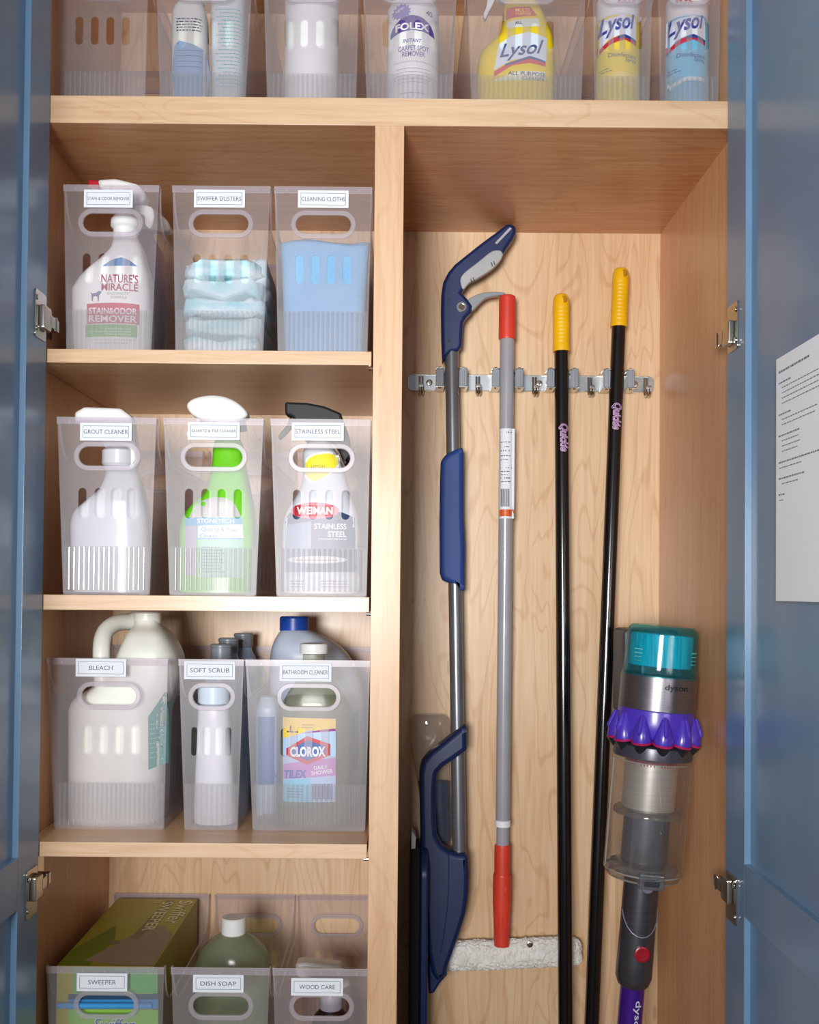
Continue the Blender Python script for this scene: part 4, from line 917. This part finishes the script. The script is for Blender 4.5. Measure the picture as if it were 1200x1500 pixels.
# lower housing with loop arm
lp = [(683, 1061), (683, 1097), (664, 1110), (648, 1121), (640, 1130), (638, 1150), (638, 1195), (640, 1222), (648, 1236), (657, 1243), (670, 1247), (684, 1248), (686, 1275), (685, 1308), (681, 1335), (672, 1364), (662, 1392), (655, 1412), (653, 1424), (640, 1432), (632, 1420), (626, 1390), (622, 1340), (618, 1300), (615, 1262), (616, 1225), (615, 1180), (614.5, 1130), (618, 1114), (628, 1102), (652, 1083), (672, 1066)]
g = plate(roundpoly(PL(lp, 372), 4), 372, 46, 9); part(g, 'lower_housing', NB2, r, label='navy lower housing with loop arm')
sp = [(656, 1252), (657, 1300), (653, 1350), (645, 1392)]
part(G().tube([PV(a, b, 348.6) for a, b in smoothpoly(sp, 4)[:13]], 1.0, 8), 'housing_seam', NB, r)
q = PV(672, 1290, 352); part(G().tube([(q.x, 348.4, q.z), (q.x, 351, q.z)], 2, 12), 'screw_hole', BK, r)
CL = clear('clear_bottle_thin', (238, 238, 238), (220, 222, 224), .08, .05, 1.6, .3)
g = body([(1238, 628, 658), (1220, 622, 662), (1150, 612, 660), (1100, 603, 659), (1065, 600, 660), (1052, 602, 657, .9), (1046, 610, 650, .6)], 425, 18, 2.2); part(g, 'refill_bottle', CL, r, label='clear refill bottle')
g = body([(1236, 630, 656), (1220, 624, 661), (1160, 615, 659), (1144, 612, 659)], 425, 16, 2.2); part(g, 'blue_liquid', clear('blue_liquid', (80, 130, 180), (30, 80, 130), .5, .1, .4, .3), r)
# joint and upright mop head
part(plate(roundpoly(PL([(632, 1398), (652, 1404), (655, 1424), (644, 1436), (636, 1450), (628, 1452), (626, 1410)], 372), 3), 372, 34, 5), 'swivel_joint', NB, r)
x0_, x1_ = P(601, 1400, 350)[0], P(620, 1400, 350)[0]
zt1 = P(600, 1236, 350)[1]; zb1 = ZB+12
pr = roundpoly([(292, zb1), (440, zb1), (440, zt1-30), (400, zt1), (332, zt1), (292, zt1-30)], 16)
v, f = fill2d(pr, (), 16, 4); part(G().add([(x0_+7+b, a, c) for a, b, c in v], f), 'mop_pad', plas('black_pad', (14, 15, 20), .9, bump=.8), r, label='black cleaning pad')
pr = roundpoly([(300, zb1+4), (436, zb1+4), (436, zt1-34), (398, zt1-6), (336, zt1-6), (300, zt1-34)], 14)
v, f = fill2d(pr, (), 14, 4); part(G().add([(x0_+23+b, a, c) for a, b, c in v], f), 'head_plate', NB, r, label='navy mop head plate')
part(plate(PL([(603, 1214), (609, 1222), (607, 1262), (602, 1262)], 350), 350, 40, 0), 'pad_tab', plas('pad_white', (206, 206, 200), .8), r)

# ================================================================== VACUUM
y = 152; K = (1500+y)/1500
A = PV(969, 950, y); B_ = PV(924, 1480, y); phi = math.atan2(A.x-B_.x, A.z-B_.z)
RM = Matrix.Translation(A) @ Matrix.Rotation(phi, 4, 'Y') @ Matrix.Translation(-A)
cosf = 1/math.cos(phi)
def zv(py): return A.z-(py-950)*K*cosf
def V(g, name, m, par=None, **k): return part(g.xf(RM), name, m, par or vac, **k)
vac = thing('cordless_vacuum', 'upright cordless stick vacuum with teal filter and purple cyclones', 'vacuum cleaner', (B_.x, y, ZB+5))
AX, AY = A.x, y
def L(prof, n=48): return G().lathe(AX, AY, [(rp*K, zv(py)) for rp, py in prof], n)
TEAL = clear('teal_clear', (186, 238, 242), (30, 180, 195), .12, .08, 1.2, .3)
V(L([(55, 990), (53, 986), (52, 975), (51, 930), (49, 922), (44, 917), (20, 915.5)]), 'filter_cover', TEAL, label='clear teal filter cover')
g = L([(44, 976), (45, 975), (45, 932), (43, 929)], 72)
for i in range(0, 72, 2): pass
V(g, 'filter', mat('teal_filter', (30, 200, 226), .5, aniso=(220, 220, 1), cscale=1, rgb2=(20, 160, 186)), label='bright teal filter cylinder')
g = G()
for s in (-1, 1):
    for i in range(4):
        zz = zv(952+i*5.5); a0 = math.radians(-90+s*52)
        g.tube([(AX+50.8*K*math.cos(a0+t), AY+50.8*K*math.sin(a0+t), zz) for t in (-.14, -.07, 0, .07, .14)], 1.1, 6)
V(g, 'vent_slots', plas('pale_teal', (120, 210, 216)))
NK = mat('nickel_grey', (132, 128, 134), .32, .85, aniso=(1, 1, 60)); DG2 = mat('dark_grey_plastic', (58, 58, 66), .4)
g = L([(50, 990), (54, 988), (54.5, 990), (54.5, 1037), (52, 1040)]); V(g, 'motor_housing', NK, label='nickel grey motor housing')
gb = L([(50, 990), (54, 988), (54.5, 990), (54.5, 1037), (52, 1040)], 64).xf(Matrix.Identity(4)).bvh()
def vdecal(fl, name, m, bvh, off=.4, step=3):
    g = conform(fl, bvh, off, step, y-60); V(g, name, m, smooth=0)
vdecal(Flat().text('dyson', AX+13*K, zv(1003), w_=35*K, h=11*K, bold=.2), 'brand_lettering', inkm((30, 30, 36)), gb)
# cyclone ring
PUR = plas('violet_plastic', (74, 50, 176), .3, coat=.3); MAG = plas('magenta_plastic', (176, 30, 90), .35)
nl = 11; g = G(); gm = G(); gk = G(); gp = G()
V(L([(53, 1036), (54.5, 1040), (55, 1056), (55, 1070), (50, 1078)]), 'cyclone_shroud', PUR, label='violet cyclone ring')
for i in range(nl):
    a = -math.pi/2+2*math.pi*i/nl; c, s = math.cos(a), math.sin(a)
    pts = [(AX+c*rr_*K, AY+s*rr_*K, zv(py)) for rr_, py in ((51, 1043), (52, 1048), (53, 1058), (53.5, 1068), (53, 1078), (51.5, 1083))]
    g.tube(pts, [4*K*.6, 5.5*K, 9*K, 12.5*K, 14.5*K, 14.0*K], 14)
    pts = [(AX+c*rr_*K, AY+s*rr_*K, zv(py)) for rr_, py in ((52.6, 1080.5), (52.0, 1083.5))]
    gm.tube(pts, [15.4*K, 15.0*K], 18)
    pts = [(AX+c*rr_*K, AY+s*rr_*K, zv(py)) for rr_, py in ((55, 1083), (52, 1093), (50, 1100))]
    gk.tube(pts, [12.5*K, 8*K, 5*K], 12)
    pts = [(AX+c*rr_*K, AY+s*rr_*K, zv(py)) for rr_, py in ((57.5, 1045), (59.5, 1050), (62.5, 1060), (65.5, 1068), (65, 1073))]
    V(G().tube(pts, [1.5*K, 2.6*K, 3.4*K, 3.6*K, 1.5*K], 10), 'cone_fin', PUR)
V(g, 'cyclone_cones', PUR); V(gm, 'magenta_seal', MAG, label='magenta scalloped seal'); V(gk, 'cone_tips', mat('smoky_dark', (44, 46, 56), .2, .4))
V(L([(50, 1086), (56, 1090), (57, 1096), (57, 1106), (55, 1108)]), 'bin_collar', mat('collar_grey', (70, 72, 84), .3, .3))
SM = clear('smoke_clear', (244, 242, 240), (176, 170, 164), .10, .06, 2.6, .2)
g = L([(56.8, 1096), (57, 1130), (57, 1200), (56.5, 1262), (56, 1272), (52, 1280), (40, 1284)]); V(g, 'dust_bin', SM, label='clear dust bin')
V(L([(52, 1107), (42, 1110), (38, 1112), (38, 1118)]), 'red_seal', plas('dull_red', (150, 50, 60), .4))
V(L([(38, 1114), (38, 1180), (36, 1184)], 56), 'mesh_shroud', mat('mesh_silver', (206, 203, 198), .4, .55, cscale=2, aniso=(1, 1, 120)), label='silver perforated shroud')
V(L([(36, 1181), (47, 1183), (49, 1187), (49, 1191), (46, 1190), (36, 1187)]), 'flange', clear('smoky_flange', (220, 220, 222), (170, 168, 166), .32, .12, 1.4, .3))
V(L([(33, 1194), (33, 1258), (30, 1264)], 40), 'inner_cyclone', mat('cyclone_grey', (92, 94, 108), .35, .3))
V(L([(30, 1256), (48, 1262), (50, 1268), (48, 1272), (30, 1268)]), 'bin_base_ring', clear('base_clear', (214, 214, 218), (180, 180, 186), .28, .06, 1.6, .3))
RIMC = clear('clear_rim', (222, 222, 224), (214, 212, 210), .42, .1, 1.6, .3)
for py_, rr_, th_ in ((1271, 55.5, 1.5), (1280, 50, 1.6), (1112, 56.4, .8)):
    V(G().tube([(AX+rr_*K*math.cos(t), AY+rr_*K*math.sin(t), zv(py_)) for t in [2*math.pi*i/48 for i in range(49)]], th_, 8, caps=False), 'bin_rim', RIMC)
for t in (math.radians(-6), math.radians(186)):
    V(G().tube([(AX+56.6*K*math.cos(t), AY+56.6*K*math.sin(t), zv(p_)) for p_ in (1112, 1268)], 1.3, 8), 'bin_edge', RIMC)
g = G().box(AX-18*K, AX+18*K, AY-58*K, AY-38*K, zv(1286), zv(1264), 3); V(g, 'latch', clear('latch_clear', (206, 208, 212), (150, 152, 158), .35, .08, 1.4, .3))
g = G().box(AX-11*K, AX+11*K, AY-59.5*K, AY-50*K, zv(1281), zv(1271), 2); V(g, 'latch_button', plas('dark_latch', (52, 54, 62), .25))
NT = mat('wand_grey', (96, 96, 104), .28, .75, aniso=(1, 1, 20))
g = L([(23, 1276), (25.5, 1282), (25.5, 1360), (26, 1400), (26, 1426), (22, 1437), (18, 1440)], 40); V(g, 'wand_collar', NT, label='dark grey wand collar')
gw = L([(23, 1276), (25.5, 1282), (25.5, 1360), (26, 1400), (26, 1426), (22, 1437)], 40).bvh()
q = [(AX+26.2*K*math.cos(t), AY+26.2*K*math.sin(t), zv(1362-32*(abs(math.degrees(t)+90)/80)**2)) for t in [math.radians(-170+16*i) for i in range(11)]]
V(G().tube(q, 1.0, 8), 'collar_seam', mat('seam_pale', (140, 142, 160), .3, .5))
g = G().lathe(0, 0, [(12.5, 0), (12.5, 3), (10.5, 4), (8, 4), (6, 3.2)], 30); g.xf(Matrix.Translation((AX+3, AY-26*K+1, zv(1385))) @ Matrix.Rotation(math.pi/2, 4, 'X')); V(g, 'release_button', plas('crimson', (150, 18, 34), .3), label='round red release button')
g = G().lathe(0, 0, [(9.5, 0), (9.5, 3), (7, 4.5)], 26); g.xf(Matrix.Translation((AX+3, AY-25.5*K+1, zv(1290))) @ Matrix.Rotation(math.pi/2, 4, 'X')); V(g, 'wand_button', mat('button_grey', (130, 132, 146), .3, .3))
g = L([(17.4, 1432), (17.4, 1700)], 36); gw2 = L([(17.4, 1432), (17.4, 1700)], 36).bvh()
V(g, 'wand', mat('purple_wand', (84, 40, 170), .28, .6, coat=.4), label='purple metal wand')
vdecal(Flat().text('dyson ge', AX+5*K, zv(1493), w_=76*K, h=12*K, bold=.1, rot=-math.pi/2), 'wand_lettering', inkm((206, 200, 226)), gw2)
# floor head standing on the cabinet floor
V(L([(19, 1690), (20, 1700), (20, 1740)], 24), 'neck_joint', DG2)
bx0 = RM @ Vector((AX, AY, zv(1740)))
part(G().box(bx0.x-120, bx0.x+100, y-45, y+60, ZB+2, ZB+60, 12), 'floor_head', DG2, vac)
part(G().tube([(bx0.x, y, bx0.z+10), (bx0.x, y+5, ZB+40)], 22, 20), 'head_swivel', DG2, vac)
# body behind the bin: handle and battery, against the dock
x0_, x1_ = P(905, 930, 300)[0], P(985, 930, 300)[0]
part(G().box(x0_, x1_, 250, 345, P(905, 1045, 300)[1], P(905, 920, 300)[1], 9), 'battery_handle', mat('dock_grey', (76, 74, 84), .45), vac, smooth=35, label='dark grey battery and handle block behind the motor')
part(G().box(x0_+12, x1_-12, AY+30, 256, P(905, 1010, 300)[1], P(905, 960, 300)[1], 8), 'motor_bridge', DG2, vac)
part(G().box(x0_+24, x1_-8, 340, YB, P(905, 1045, 300)[1]+10, P(905, 960, 300)[1], 5), 'wall_bracket', DG2, vac)

# ================================================================== PAPER ON DOOR
xf_ = fxr-.8
def onpaper(py_, px_):   # point on the door plane under a picture position
    d = CAM_R @ Vector(((px_-PX0)/F, -(py_-PY0)/F, -1.0)); t = xf_/d.x; return (-1500+d.y*t, CH+d.z*t)
ya_, zt2 = onpaper(527, 1138); _, zb2 = onpaper(880, 1138)
yw = ya_-225
r = thing('instruction_sheet', 'white printed instruction sheet taped inside the right blue door', 'paper', (xf_, (ya_+yw)/2, zb2))
part(G().box(xf_-.5, xf_, yw, ya_, zb2, zt2), 'sheet', mat('paper_white', (246, 250, 255), .7, vary=.01), r)
g = G(); rd = random.Random(3)
Hh = zt2-zb2; lines = []
zz = zt2-13
for (nw, bold, ind, n_) in ((110, 2.6, 3, 1), (36, 1.8, 3, 1), (130, 1.2, 14, 4), (50, 1.8, 3, 1), (120, 1.2, 14, 2), (70, 1.8, 3, 1), (60, 1.2, 14, 3), (150, 1.8, 3, 1), (80, 1.2, 5, 1), (84, 1.8, 3, 1), (60, 1.2, 14, 1), (14, 1.8, 3, 1), (16, 1.2, 5, 1)):
    if bold > 1.5: zz -= 7
    for j in range(n_):
        yy_ = ya_-6-ind; end = yy_-nw*rd.uniform(.8, 1)
        while yy_ > end:
            l_ = rd.uniform(3, 9); g.add([(xf_-.75, yy_, zz), (xf_-.75, yy_-l_, zz), (xf_-.75, yy_-l_, zz+bold), (xf_-.75, yy_, zz+bold)], [(0, 1, 2, 3)]); yy_ -= l_+1.6
        zz -= 6.6
part(g, 'printed_text', inkm((120, 118, 128)), r, smooth=0)
